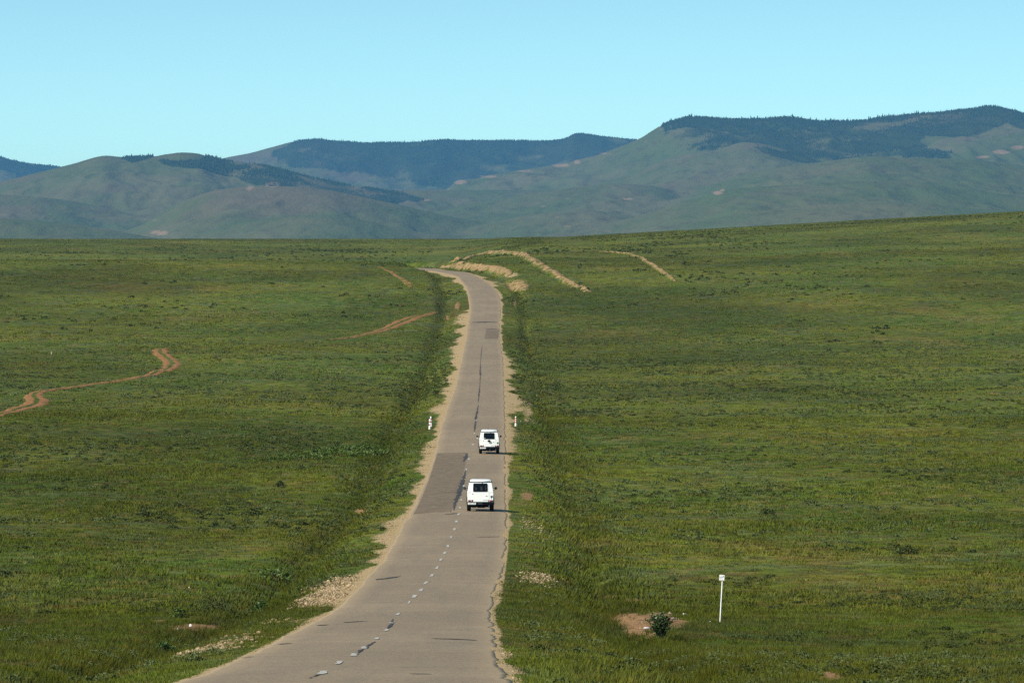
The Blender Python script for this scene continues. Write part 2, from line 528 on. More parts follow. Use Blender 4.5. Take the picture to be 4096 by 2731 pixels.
BANKS['e'] = (px2w([(1012, 615), (1040, 614), (1075, 614), (1110, 616), (1140, 619), (1160, 626), (1168, 634)]),
              [1.2, 2.4, 3.2, 4.0, 4.6, 4.0, 1.8], 0.5)
BANKS['f'] = (px2w([(1146, 652), (1165, 655), (1186, 658), (1204, 663)]), [2.6, 6.5, 7.0, 2.5], 0.55)
BANKS['g'] = (px2w([(1378, 578), (1405, 580), (1440, 583), (1468, 592), (1490, 605), (1510, 618), (1532, 633), (1552, 647)]),
              [0.6, 1.0, 1.5, 1.8, 1.5, 1.6, 1.8, 0.8], 0.35)

def resample(pts, ws, step):
    P = np.array([(p[0], p[1]) for p in pts]); W = np.array(ws, float)
    d = np.concatenate([[0], np.cumsum(np.hypot(*np.diff(P, axis=0).T))])
    n = max(4, int(d[-1] / step))
    fx = pchip(d, P[:, 0]); fy = pchip(d, P[:, 1]); fw = pchip(d, W)
    s = np.linspace(0, d[-1], n)
    return np.stack([fx(s), fy(s)], 1), np.maximum(fw(s), 0.02)

LINES = []
for t in list(TRACKS.values()):
    LINES.append(resample(t[0], t[1], 3.0))
for t in list(BANKS.values()):
    LINES.append(resample(t[0], t[1], 3.0))

def on_track(X, Y):
    hit = np.zeros(X.shape, bool)
    for P, W in LINES:
        x0, x1 = P[:, 0].min() - 6, P[:, 0].max() + 6
        y0, y1 = P[:, 1].min() - 6, P[:, 1].max() + 6
        sel = np.nonzero((X > x0) & (X < x1) & (Y > y0) & (Y < y1))[0]
        if not len(sel): continue
        for c in range(0, len(sel), 4000):
            s = sel[c:c + 4000]
            d2 = (X[s, None] - P[None, :, 0]) ** 2 + (Y[s, None] - P[None, :, 1]) ** 2
            hit[s] |= (d2 < (W[None, :] * 0.46) ** 2).any(1)
    return hit

# (px, py, half width px, half height px, weight): bare red soil / tan soil spots
RED = [(2600, 2482, 165, 36, 1.3), (2560, 2525, 80, 26, 1.15), (2545, 2405, 55, 14, 1.2), (800, 2508, 190, 22, 0.80), (1440, 2045, 45, 16, 0.9),
       (640, 2485, 40, 12, 0.8), (3320, 2705, 70, 26, 0.9), (2110, 1985, 34, 30, 0.85), (1830, 1222, 14, 18, 0.9), (1790, 1270, 10, 14, 0.8),
       (2060, 1215, 10, 26, 0.7), (380, 1935, 90, 8, 0.55), (160, 1800, 120, 40, 0.35), (2600, 1755, 160, 8, 0.5), (1560, 1430, 60, 14, 0.4),
       (60, 2150, 80, 14, 0.5), (3800, 2420, 120, 10, 0.4)]
TAN = [(1960, 1078, 75, 7, 0.85), (2030, 1098, 50, 13, 0.85), (2068, 1150, 50, 15, 0.95), (1880, 1064, 70, 5, 0.7), (1400, 1175, 60, 12, 0.4), (860, 2585, 110, 14, 0.95), (1180, 2480, 40, 12, 0.8), (1300, 2370, 60, 30, 0.9),
       (2150, 2320, 60, 22, 0.75), (2110, 1640, 22, 50, 0.9), (1500, 1445, 80, 10, 0.35), (820, 2680, 50, 14, 0.5)]

def spots(px, py, lst):
    v = np.zeros(px.shape)
    for x, y, a, b, w in lst:
        d2 = ((px - x) / a) ** 2 + ((py - y) / b) ** 2
        near = d2 < 9
        if near.any():
            k = 0.62 + 0.9 * fbm(px[near] / (a * 0.55), py[near] / (b * 0.55), 900, 3)
            v[near] = np.maximum(v[near], w * np.clip(k + 0.35, 0.1, 1.1) * np.exp(-d2[near] * 0.9))
    return v

def soil_masks(X, Y, Z, u):
    px, py = proj(X, np.maximum(Y, 20), Z)
    sl = SHL(Y); sr = SHR(Y)
    wid = np.where(u < 0, sl, sr)
    au = np.abs(u)
    s = np.clip(1.05 - 0.6 * au / np.maximum(wid, 0.08), 0, 1)
    s = np.where(Y > 1620, 0, s)
    s = np.maximum(s, spots(px, py, TAN) * (np.abs(u) > 0))
    r = spots(px, py, RED)
    return s, r

# ---------------------------------------------------------------- ground sheet
uc = np.concatenate([np.arange(0, 12, 0.3), np.arange(12, 56, 0.8), np.geomspace(56, 4500, 62)])
cols_u = np.concatenate([-uc[::-1], np.linspace(-0.0, 1.0, 12)[1:-1] * 0 + 0, uc])
NU = len(uc)
Yrows = [-60.0, -45.0, -30.0, -15.0, 0.0, 10.0, 20.0]
while Yrows[-1] < 9000:
    Yrows.append(Yrows[-1] + max(0.55, 0.0038 * Yrows[-1]))
Yrows = np.array(Yrows + [11000, 15000, 22000, 34000])
nr = len(Yrows)
Yg = Yrows[:, None]
xl = XL(Yg); xr = XR(Yg)
far = Yg > 1790
xl = np.where(far, XL(np.array(1790.0)), xl); xr = np.where(far, XR(np.array(1790.0)), xr)
left = xl - uc[::-1][None, :]
mid = xl + (xr - xl) * np.linspace(0, 1, 9)[1:-1][None, :]
right = xr + uc[None, :]
Xg = np.concatenate([left, mid, right], 1)
Ug = np.concatenate([np.broadcast_to(-uc[::-1][None, :], left.shape), np.zeros(mid.shape), np.broadcast_to(uc[None, :], right.shape)], 1)
YY = np.broadcast_to(Yg, Xg.shape)
Zf = field(Xg, YY)
Zg = ground_u(Xg, YY, Ug, Zf)
so, re_ = soil_masks(Xg, YY, Zg, Ug)
nc = Xg.shape[1]
ii = np.arange(nr * nc).reshape(nr, nc)
faces = np.stack([ii[:-1, :-1], ii[:-1, 1:], ii[1:, 1:], ii[1:, :-1]], -1).reshape(-1, 4)
me = np_mesh('ground', np.stack([Xg, YY, Zg + ZC], -1).reshape(-1, 3), faces,
             {'soil': so.ravel(), 'red': re_.ravel()}, smooth=True)
tag(link('ground', me, M['ground']), kind='structure')

# ---------------------------------------------------------------- road
yr = []
y = 40.0
while y < 1640:
    yr.append(y); y += max(0.35, 0.0028 * y)
yr = np.array(yr)
jl = 0.05 * fbm(yr / 1.6, yr * 0, 31, 3) + 0.08 * fbm(yr / 9, yr * 0 + 2, 32, 2)
jr = 0.07 * fbm(yr / 1.6, yr * 0 + 5, 33, 3) + 0.10 * fbm(yr / 7, yr * 0 + 7, 34, 2)
ts = np.array([0, 0, 0.02, 0.06, 0.14, 0.25, 0.37, 0.5, 0.63, 0.75, 0.86, 0.94, 0.98, 1, 1])
xa = XL(yr) + jl; xb = XR(yr) + jr
Xr = xa[:, None] + (xb - xa)[:, None] * ts[None, :]
crown = 0.05 * (1 - (2 * ts - 1) ** 2)
Zr = ZR(yr)[:, None] + crown[None, :] + 0.012 * fbm(Xr / 2.2, yr[:, None] / 5, 41, 2)
Zr[:, 1:3] -= 0.012; Zr[:, -3:-1] -= 0.020
Zr[:, 0] -= 0.09; Zr[:, -1] -= 0.09
edge = np.broadcast_to(np.abs(2 * ts - 1)[None, :], Xr.shape)
Yr = np.broadcast_to(yr[:, None], Xr.shape)
n1, n2 = Xr.shape
ii = np.arange(n1 * n2).reshape(n1, n2)
faces = np.stack([ii[:-1, :-1], ii[:-1, 1:], ii[1:, 1:], ii[1:, :-1]], -1).reshape(-1, 4)
me = np_mesh('road', np.stack([Xr, Yr, Zr + ZC], -1).reshape(-1, 3), faces, {'edge': edge.ravel()})
road = tag(link('road', me, M['road']), kind='structure')

def road_z(X, Y):
    t = np.clip((X - XL(Y)) / (XR(Y) - XL(Y)), 0, 1)
    return ZR(Y) + 0.05 * (1 - (2 * t - 1) ** 2) + 0.012 * fbm(X / 2.2, Y / 5, 41, 2)

def road_strip(name, path, widths, mat, lift, jag=0.0, step=0.5, seed=1):
    """a thin sheet lying on the asphalt along (X, Y) points"""
    P, W = resample([(x, y, 0) for x, y in path], widths, step)
    t = np.gradient(P, axis=0); t /= np.linalg.norm(t, axis=1)[:, None]
    nrm = np.stack([-t[:, 1], t[:, 0]], 1)
    s = np.arange(len(P)) * step
    wa = W * (0.5 + jag * fbm(s / 1.2, s * 0, seed, 3)); wb = W * (0.5 + jag * fbm(s / 1.2, s * 0 + 9, seed + 5, 3))
    cols = []
    for k in np.linspace(-1, 1, 5):
        q = P + nrm * np.where(k < 0, -k * -wa, k * wb)[:, None]
        cols.append(np.stack([q[:, 0], q[:, 1], road_z(q[:, 0], q[:, 1]) + lift + ZC], 1))
    V = np.stack(cols, 1)
    a, b = V.shape[:2]
    ii = np.arange(a * b).reshape(a, b)
    f = np.stack([ii[:-1, :-1], ii[:-1, 1:], ii[1:, 1:], ii[1:, :-1]], -1).reshape(-1, 4)
    # bring down the outer edges so that the sheet has real thickness
    me = np_mesh(name, V.reshape(-1, 3), f)
    return link(name, me, mat, road)

def rp(px, py):
    y = row_to_y(py)
    return (px - HX) / F * y, y

# darker resurfaced left lane between the cars' stretch
L0, L1 = row_to_y(2056), row_to_y(1812)
ys_ = np.linspace(L0, L1, 40)
mid_x = [(x - HX) / F * row_to_y(yv) for x, yv in ((1815, 2045), (1835, 1990), (1858, 1900), (1872, 1840), (1880, 1812))]
mid_y = [row_to_y(v) for v in (2045, 1990, 1900, 1840, 1812)]
fm = pchip(mid_y, mid_x)
V = []
for q in ys_:
    a = float(XL(np.array(q))) + 0.25; b = float(fm(q)) - 0.15
    row = [(a + (b - a) * k / 5, q + (0.9 * (k / 5) * 6 * (1 if q == L0 else 0))) for k in range(6)]
    V.append([(x, y, float(road_z(np.array(x), np.array(y))) + 0.005 + ZC) for x, y in row])
V = np.array(V); a, b = V.shape[:2]
ii = np.arange(a * b).reshape(a, b)
link('asphalt_patch', np_mesh('asphalt_patch', V.reshape(-1, 3), np.stack([ii[:-1, :-1], ii[:-1, 1:], ii[1:, 1:], ii[1:, :-1]], -1).reshape(-1, 4)),
     M['patch'], road)
# square patch in the right lane, far up
xa_, ya_ = rp(1937, 1356); xb_, yb_ = rp(1992, 1320)
road_strip('asphalt_patch', [((xa_ + 1.2), ya_), ((xa_ + 1.2), (ya_ + yb_) / 2), (xa_ + 1.25, yb_)], [2.3, 2.3, 2.3], M['patch'], 0.012, 0.04, 1.0, 4)

def seam(pts, ws, jag, seed):
    road_strip('tar_seam', [rp(x, y) for x, y in pts], ws, M['tar'], 0.014, jag, 0.5, seed)
seam([(1815, 2045), (1822, 2010), (1836, 1975), (1848, 1935), (1857, 1905), (1863, 1884)], [0.05, 0.20, 0.30, 0.26, 0.16, 0.04], 0.6, 51)
seam([(1854, 1848), (1862, 1832), (1868, 1815)], [0.1, 0.28, 0.08], 0.6, 52)
seam([(1897, 1730), (1900, 1706), (1903, 1680), (1908, 1650), (1913, 1622)], [0.05, 0.13, 0.15, 0.13, 0.04], 0.9, 53)
seam([(1912, 1612), (1917, 1570), (1920, 1530), (1921, 1490), (1922, 1450), (1925, 1415), (1929, 1380)], [0.03, 0.13, 0.05, 0.15, 0.04, 0.09, 0.02], 1.0, 54)
seam([(1548, 2520), (1560, 2508), (1567, 2496), (1572, 2480)], [0.04, 0.11, 0.09, 0.03], 0.8, 55)
seam([(1425, 2625), (1450, 2605), (1480, 2585), (1500, 2572)], [0.03, 0.09, 0.08, 0.03], 0.8, 56)
seam([(1235, 2722), (1262, 2711), (1280, 2706)], [0.03, 0.12, 0.03], 0.8, 57)
# thin transverse cracks sealed with tar
for (x0, y0, x1, y1, w) in ((1735, 2558, 1905, 2563, 0.45), (1110, 2578, 1160, 2575, 0.3), (1385, 2492, 1470, 2487, 0.35), (1270, 2503, 1310, 2500, 0.3),
                            (1505, 2320, 1600, 2308, 0.4), (1960, 2387, 1985, 2386, 0.3), (1890, 1290, 1985, 1289, 4.5), (1950, 1318, 1985, 1316, 2.0),
                            (1780, 2060, 1830, 2055, 0.5), (1755, 1972, 1840, 1970, 0.35), (1905, 2150, 2000, 2146, 0.3), (960, 2628, 1010, 2626, 0.2),
                            (1660, 2704, 1700, 2703, 0.4)):
    q = [(x0 + (x1 - x0) * k / 4, y0 + (y1 - y0) * k / 4) for k in range(5)]
    road_strip('tar_seam', [rp(x, y) for x, y in q], [w * 0.3, w, w * 0.8, w, w * 0.3], M['tar'], 0.010, 0.5, 0.12, int(x0))

# centre-line dashes
DASH = [(1291, 2700), (1359, 2659), (1416, 2626), (1459, 2597), (1507, 2560), (1545, 2526), (1568, 2495), (1592, 2460), (1637, 2413), (1658, 2389),
        (1684, 2363), (1703, 2335), (1727, 2305), (1748, 2273), (1764, 2242), (1779, 2215), (1791, 2187), (1804, 2152), (1817, 2119), (1826, 2088),
        (1834, 2060), (1840, 2033), (1846, 2002), (1855, 1946), (1866, 1880), (1876, 1838), (1892, 1780), (1898, 1735), (1905, 1683)]
for k, (px_, py_) in enumerate(DASH):
    cx, cy = rp(px_, py_)
    faint = 0.6 if k in (8,) else 1.0
    L = 3.6
    sl_ = (XM(np.array(cy + 5.0)) - XM(np.array(cy - 5.0))) / 10
    dx = float(sl_) * L / 2
    road_strip('lane_dash', [(cx - dx, cy - L / 2), (cx, cy), (cx + dx, cy + L / 2)], [0.135 * faint] * 3, M['dash'], 0.014, 0.35, 0.3, 60 + k)

# ---------------------------------------------------------------- dirt tracks, spoil banks
def ribbon(name, pts, ws, mat, height, seed, rut=False, rough=0.0, step=1.2):
    P, W = resample(pts, ws, step)
    t = np.gradient(P, axis=0); t /= np.maximum(np.linalg.norm(t, axis=1), 1e-6)[:, None]
    nrm = np.stack([-t[:, 1], t[:, 0]], 1)
    prof = np.linspace(-1, 1, 13)
    s = np.arange(len(P)) * step
    V = np.zeros((len(P), 13, 3)); G = np.zeros((len(P), 13))
    taper = np.minimum(1, np.minimum(np.arange(len(P)), np.arange(len(P))[::-1]) / 6.0)
    for j, k in enumerate(prof):
        jag = 1 + 0.30 * fbm(s / 3.0, s * 0 + (4 if k > 0 else 11), seed, 3)
        q = P + nrm * (k * W * 0.5 * jag)[:, None]
        g = ground(q[:, 0], q[:, 1])
        hgt = height * (1 - abs(k) ** 2.2) * (0.65 + 0.55 * fbm(s / 5.0, s * 0 + 1, seed + 1, 3) + 0.5 * rough * fbm(q[:, 0] / 0.9, q[:, 1] / 1.2, seed + 2, 3))
        z = g + 0.10 * (1 - abs(k) ** 6) + np.maximum(hgt, 0) * taper - 0.05 * (abs(k) > 0.97)
        V[:, j, 0] = q[:, 0]; V[:, j, 1] = q[:, 1]; V[:, j, 2] = z + ZC
        if rut:
            G[:, j] = 0.95 * math.exp(-(k / 0.30) ** 2) if abs(k) < 0.85 else 0.45
            G[:, j] += (0.30 if mat is M['red_track'] and seed == 99 else 0.0)
        else:
            G[:, j] = 0.40 + 0.34 * max(0, abs(k) - 0.4) * 1.6
    a, b = V.shape[:2]
    ii = np.arange(a * b).reshape(a, b)
    f = np.stack([ii[:-1, :-1], ii[:-1, 1:], ii[1:, 1:], ii[1:, :-1]], -1).reshape(-1, 4)
    o = link(name, np_mesh(name, V.reshape(-1, 3), f, {'grassy': G.ravel()}), mat)
    return tag(o, kind='structure')

for k, t in TRACKS.items():
    ribbon('dirt_track', t[0], t[1], M['red_track'], 0.02, ord(k), rut=(k in 'ab'))
for k, t in BANKS.items():
    ribbon('earth_bank', t[0], t[1], M['tan_bank'], t[2], ord(k), rough=0.55 if k == 'e' else 1.0)

# ---------------------------------------------------------------- grass tufts, shrubs, stones ("stuff")
def scatter(n, y0, y1, power=1.0, margin=1.16):
    """n random ground points in a fan wider than the view between two distances"""
    uu = RNG.random(n)
    Y = np.sqrt(y0 ** 2 + uu * (y1 ** 2 - y0 ** 2)) if power == 1 else y0 * (y1 / y0) ** uu
    X = (RNG.random(n) - 0.5) * (4096 / F * Y * margin + 6)
    return X, Y

CLEAR = [pix(2646, 2562)[:2] + (0.42,), pix(655, 2612)[:2] + (0.25,), pix(1047, 2450)[:2] + (0.3,)]

def tufts(name, X, Y, h0, h1, rad, nb, bw, label, amp=0.5):
    keep = np.ones(len(X), bool)
    u = uval(X, Y)
    Z = ground(X, Y)
    s, r = soil_masks(X, Y, Z, u)
    pr = 1 - np.clip(1.5 * s - 0.25 + 1.5 * (fbm(X / 1.1, Y / 2.6, 71, 3)) * (s > 0.05), 0, 0.96) - 2.2 * np.clip(r - 0.30, 0, 0.6)
    keep &= (np.abs(u) > 0.12) & (RNG.random(len(X)) < pr)
    keep &= ~on_track(X, Y)
    for cx, cy, ra in CLEAR:
        keep &= ((X - cx) ** 2 + ((Y - cy) / 2.5) ** 2) > ra * ra
    X, Y, Z, u = X[keep], Y[keep], Z[keep], u[keep]
    n = len(X)
    lush = 0.75 + 0.55 * fbm(X / 14, Y / 20, 75, 3) + 0.45 * np.exp(-((np.abs(u) - 5.2) / 2.0) ** 2)
    short = 1 - 0.45 * np.exp(-(np.abs(u) / 1.6) ** 2)
    hh = (h0 + (h1 - h0) * RNG.random(n)) * np.clip(lush, 0.35, 1.6) * short
    rn = np.clip(0.5 + amp * (RNG.random(n) * 2 - 1), 0, 1)
    rn *= 1 - 0.6 * np.exp(-((u + 5.6) / 2.0) ** 2) - 0.5 * np.exp(-((u - 5.2) / 1.6) ** 2)
    ang = RNG.random((n, nb)) * 6.2832
    rr = rad * np.sqrt(RNG.random((n, nb)))
    bx = X[:, None] + rr * np.cos(ang); by = Y[:, None] + rr * np.sin(ang)
    a2 = RNG.random((n, nb)) * 6.2832
    wx = np.cos(a2) * bw * 0.5; wy = np.sin(a2) * bw * 0.5
    H = hh[:, None] * (0.6 + 0.6 * RNG.random((n, nb)))
    lean = H * (0.25 + 0.55 * RNG.random((n, nb)))
    tx = bx + np.cos(ang) * lean; ty = by + np.sin(ang) * lean
    zb = np.broadcast_to((Z - 0.04)[:, None], bx.shape)
    V = np.empty((n, nb, 3, 3), np.float32)
    V[:, :, 0, 0] = bx - wx; V[:, :, 0, 1] = by - wy; V[:, :, 0, 2] = zb + ZC
    V[:, :, 1, 0] = bx + wx; V[:, :, 1, 1] = by + wy; V[:, :, 1, 2] = zb + ZC
    V[:, :, 2, 0] = tx; V[:, :, 2, 1] = ty; V[:, :, 2, 2] = zb + H + ZC
    rnd = np.broadcast_to(rn[:, None, None], (n, nb, 3))
    tip = np.zeros((n, nb, 3)); tip[:, :, 2] = 1
    f = np.arange(n * nb * 3).reshape(-1, 3)
    me = np_mesh(name, V.reshape(-1, 3), f, {'rnd': rnd.ravel(), 'tip': tip.ravel()})
    return tag(link(name, me, M['grass']), label, 'grass', kind='stuff')

X, Y = scatter(125000, 92, 260)
tufts('meadow_grass', X, Y, 0.08, 0.25, 0.17, 9, 0.024, 'tall green and olive grass beside the near road')
X, Y = scatter(130000, 250, 640)
tufts('meadow_grass', X, Y, 0.10, 0.30, 0.36, 9, 0.065, 'green steppe grass around the two white cars', 0.38)
X, Y = scatter(90000, 620, 1500)
tufts('meadow_grass', X, Y, 0.10, 0.30, 0.85, 7, 0.18, 'short green grass on the valley slopes below the crest', 0.28)
X, Y = scatter(40000, 1480, 3000)
tufts('meadow_grass', X, Y, 0.12, 0.36, 1.8, 6, 0.45, 'green grass over the plateau on the skyline', 0.22)

def domes(X, Y, Z, rx, hz, n_leaf, leaf, rn_lo=0.0):
    """leaf-covered low mounds: many small triangles through each dome's volume"""
    n = len(X)
    a = RNG.random((n, n_leaf)) * 6.2832
    zz = RNG.random((n, n_leaf)) ** 0.8
    rad = np.sqrt(np.clip(1 - zz ** 2, 0, 1)) * (0.55 + 0.5 * RNG.random((n, n_leaf)) ** 0.5)
    lob = 1 + 0.28 * np.sin(a * 3 + RNG.random((n, 1)) * 6) + 0.15 * np.sin(a * 5 + RNG.random((n, 1)) * 6)
    cx = X[:, None] + rx[:, None] * rad * lob * np.cos(a)
    cy = Y[:, None] + rx[:, None] * rad * lob * np.sin(a)
    cz = Z[:, None] + hz[:, None] * (zz * (0.75 + 0.35 * RNG.random((n, n_leaf)))) - 0.03
    L = (leaf * np.ones(n))[:, None] * (0.6 + 0.8 * RNG.random((n, n_leaf)))
    d = RNG.normal(size=(n, n_leaf, 3)); d[..., 2] = np.abs(d[..., 2]) * 0.8
    d /= np.linalg.norm(d, axis=-1)[..., None]
    e = RNG.normal(size=(n, n_leaf, 3)); e -= d * (e * d).sum(-1)[..., None]
    e /= np.linalg.norm(e, axis=-1)[..., None]
    C = np.stack([cx, cy, cz + ZC], -1)
    V = np.empty((n, n_leaf, 3, 3), np.float32)
    V[:, :, 0] = C - e * (L * 0.5)[..., None]
    V[:, :, 1] = C + e * (L * 0.5)[..., None]
    V[:, :, 2] = C + d * (L * 1.1)[..., None]
    rnd = np.clip(rn_lo + (1 - rn_lo) * (0.35 * RNG.random((n, 1)) + 0.65 * RNG.random((n, n_leaf))), 0, 1)
    rnd = np.broadcast_to(rnd[..., None], (n, n_leaf, 3))
    return V.reshape(-1, 3), rnd.ravel()

def shrub_stuff(name, n, y0, y1, r0, r1, n_leaf, leaf, mat, label, seed, thr):
    X, Y = scatter(n, y0, y1)
    clump = fbm(X / 11, Y / 20, seed, 3) + 0.5 * fbm(X / 60, Y / 110, seed + 3, 2)
    u = uval(X, Y)
    Z = ground(X, Y)
    s, r = soil_masks(X, Y, Z, u)
    keep = (np.abs(u) > 1.0) & (clump + 0.22 * np.exp(-((np.abs(u) - 5.2) / 2.2) ** 2) + 0.35 * (RNG.random(len(X)) - 0.5) > thr) & (s < 0.6) & (r < 0.45) & ~on_track(X, Y)
    X, Y, Z = X[keep], Y[keep], Z[keep]
    rx = r0 + (r1 - r0) * RNG.random(len(X)) ** 2
    hz = rx * (0.42 + 0.30 * RNG.random(len(X)))
    V, rnd = domes(X, Y, Z, rx, hz, n_leaf, leaf)
    me = np_mesh(name, V, np.arange(len(V)).reshape(-1, 3), {'rnd': rnd})
    return tag(link(name, me, mat), label, 'shrubs', kind='stuff')

shrub_stuff('low_shrubs', 6000, 95, 330, 0.14, 0.42, 150, 0.055, M['shrub'], 'dark low steppe shrubs scattered over the near grass', 81, 0.22)
shrub_stuff('low_shrubs', 13000, 330, 900, 0.20, 0.55, 90, 0.095, M['shrub'], 'dark low shrub clumps scattered over the valley floor', 82, 0.36)
shrub_stuff('low_shrubs', 14000, 900, 2300, 0.35, 0.85, 34, 0.26, M['shrub'], 'dark specks of shrub on the far slopes', 83, 0.45)
shrub_stuff('sage_tufts', 7000, 95, 360, 0.14, 0.42, 120, 0.05, M['sage'], 'pale blue-green sage tufts scattered in the near grass', 84, 0.22)
shrub_stuff('sage_tufts', 12000, 360, 1000, 0.22, 0.55, 70, 0.10, M['sage'], 'pale grey-green sage clumps on the valley floor', 85, 0.22)

# stones and rubble along the road
ICO = None
def stones(name, X, Y, Z, size, label):
    bm = bmesh.new(); bmesh.ops.create_icosphere(bm, subdivisions=1, radius=1)
    bv = np.array([v.co[:] for v in bm.verts]); bf = np.array([[v.index for v in f.verts] for f in bm.faces]); bm.free()
    n = len(X)
    jit = 1 + 0.45 * (RNG.random((n, len(bv), 1)) - 0.5)
    sc = size[:, None, None] * (0.55 + 0.8 * RNG.random((n, 1, 3)))
    sc[..., 2] *= 0.7
    V = bv[None] * jit * sc
    a = RNG.random(n) * 6.28
    ca, sa = np.cos(a)[:, None], np.sin(a)[:, None]
    x = V[..., 0] * ca - V[..., 1] * sa; y = V[..., 0] * sa + V[..., 1] * ca
    V = np.stack([x + X[:, None], y + Y[:, None], V[..., 2] + (Z + size * 0.2 + ZC)[:, None]], -1)
    f = (bf[None] + (np.arange(n) * len(bv))[:, None, None]).reshape(-1, 3)
    rnd = np.repeat(RNG.random(n), len(bv))
    o = link(name, np_mesh(name, V.reshape(-1, 3), f, {'rnd': rnd}), M['stone'])
    return tag(o, label, 'stones', kind='stuff')

xs, ys2 = [], []
for poly, n in (([(1185, 2415), (1240, 2360), (1320, 2305), (1380, 2300), (1370, 2350), (1320, 2400), (1215, 2435)], 1500),
                ([(745, 2612), (850, 2568), (950, 2536), (985, 2552), (900, 2592), (800, 2618)], 900),
                ([(2085, 2305), (2150, 2285), (2190, 2300), (2225, 2330), (2205, 2355), (2130, 2335)], 500),
                ([(1030, 2488), (1110, 2475), (1110, 2490), (1040, 2508)], 140),
                ([(2085, 1600), (2115, 1600), (2140, 1690), (2105, 1690)], 260),
                ([(2075, 2070), (2120, 2060), (2190, 2140), (2130, 2140)], 160),
                ([(2520, 2450), (2740, 2450), (2640, 2540), (2530, 2520)], 90)):
    bx = [p[0] for p in poly]; by = [p[1] for p in poly]
    cnt = 0
    while cnt < n:
        px_ = RNG.uniform(min(bx), max(bx), 60); py_ = RNG.uniform(min(by), max(by), 60)
        ok = in_poly(px_, py_, poly)
        for a, b in zip(px_[ok], py_[ok]):
            if cnt >= n: break
            if cnt % 6 == 0:
                q = pix(a, b)
                base = q
            # keep the neighbours of a traced point close to it so the rubble lies in heaps
            xs.append(base[0] + RNG.normal() * 0.35); ys2.append(base[1] + RNG.normal() * 0.9); cnt += 1
xs = np.array(xs); ys2 = np.array(ys2)
ok = np.abs(uval(xs, ys2)) > 0.3
xs, ys2 = xs[ok], ys2[ok]
stones('rubble', xs, ys2, ground(xs, ys2), 0.025 + 0.065 * RNG.random(len(xs)) ** 2, 'tan broken stones heaped along the road shoulders')
X, Y = scatter(260000, 95, 520)
u = uval(X, Y)
wid = np.where(u < 0, SHL(Y), SHR(Y))
k = (np.abs(u) > 0.15) & (np.abs(u) < wid * 1.05)
X, Y = X[k], Y[k]
stones('gravel', X, Y, ground(X, Y), 0.014 + 0.035 * RNG.random(len(X)) ** 3, 'loose tan gravel along both edges of the asphalt')

# ---------------------------------------------------------------- single plants that stand out
def plant(name, px_, py_, w, hgt, n_leaf, leaf, mat, label, cat='bush', group=None, stems=5):
    x, y, z = pix(px_, py_)
    root = empty(name, (x, y, z + ZC))
    tag(root, label, cat, group)
    V, rnd = domes(np.array([0.0]), np.array([0.0]), np.array([0.0 - ZC + hgt * 0.12]), np.array([w / 2]), np.array([hgt * 0.86]), n_leaf, leaf)
    link('foliage', np_mesh('foliage', V, np.arange(len(V)).reshape(-1, 3), {'rnd': rnd}), mat, root)
    bm = bmesh.new()
    for k in range(stems):
        a = 6.283 * k / stems + random.random()
        p0 = Vector((0.03 * math.cos(a), 0.03 * math.sin(a), -0.05))
        p1 = Vector((w * 0.30 * math.cos(a), w * 0.30 * math.sin(a), hgt * (0.55 + 0.3 * random.random())))
        d = p1 - p0
        r = bmesh.ops.create_cone(bm, cap_ends=True, segments=6, radius1=0.018, radius2=0.006, depth=d.length)
        rot = d.to_track_quat('Z', 'Y').to_matrix().to_4x4()
        bmesh.ops.transform(bm, matrix=Matrix.Translation((p0 + p1) / 2) @ rot, verts=r['verts'])
    from_bm('stem', bm, M['stem'], root)
    return root

def leafy_bush(px_, py_, w, hgt, label):
    """the dark broad-leaved bush by the bare patch: stems with separate oval leaves and gaps"""
    x, y, z = pix(px_, py_)
    root = empty('leafy_bush', (x, y, z + ZC))
    tag(root, label, 'bush')
    bm = bmesh.new()
    V = []; rn = []
    rs = random.Random(5)
    tips = []
    for k in range(44):
        a = rs.uniform(0, 6.283); lean = rs.uniform(0.1, 1.0)
        tip = Vector((w * 0.52 * lean * math.cos(a), w * 0.52 * lean * math.sin(a), hgt * rs.uniform(0.75, 1.0) * (1 - 0.30 * lean ** 2)))
        d = tip
        r = bmesh.ops.create_cone(bm, cap_ends=True, segments=6, radius1=0.016, radius2=0.005, depth=d.length)
        bmesh.ops.transform(bm, matrix=Matrix.Translation(d / 2) @ d.to_track_quat('Z', 'Y').to_matrix().to_4x4(), verts=r['verts'])
        for j in range(26):
            t = rs.uniform(0.22, 1.0)
            c = tip * t + Vector((rs.gauss(0, .045), rs.gauss(0, .045), rs.gauss(0, .035)))
            dr = (Vector((rs.gauss(0, 1), rs.gauss(0, 1), rs.gauss(0.35, 0.6)))).normalized()
            e = dr.cross(Vector((rs.gauss(0, 1), rs.gauss(0, 1), rs.gauss(0, 1)))).normalized()
            L = rs.uniform(0.065, 0.125)
            V += [c, c + dr * L * 0.5 + e * L * 0.33, c + dr * L, c + dr * L * 0.5 - e * L * 0.33]
            rn += [rs.random() ** 1.5] * 4
    link('foliage', np_mesh('foliage', np.array([v[:] for v in V]), np.arange(len(V)).reshape(-1, 4), {'rnd': np.array(rn)}), M['darkleaf'], root)
    from_bm('stem', bm, M['stem'], root)
    return root

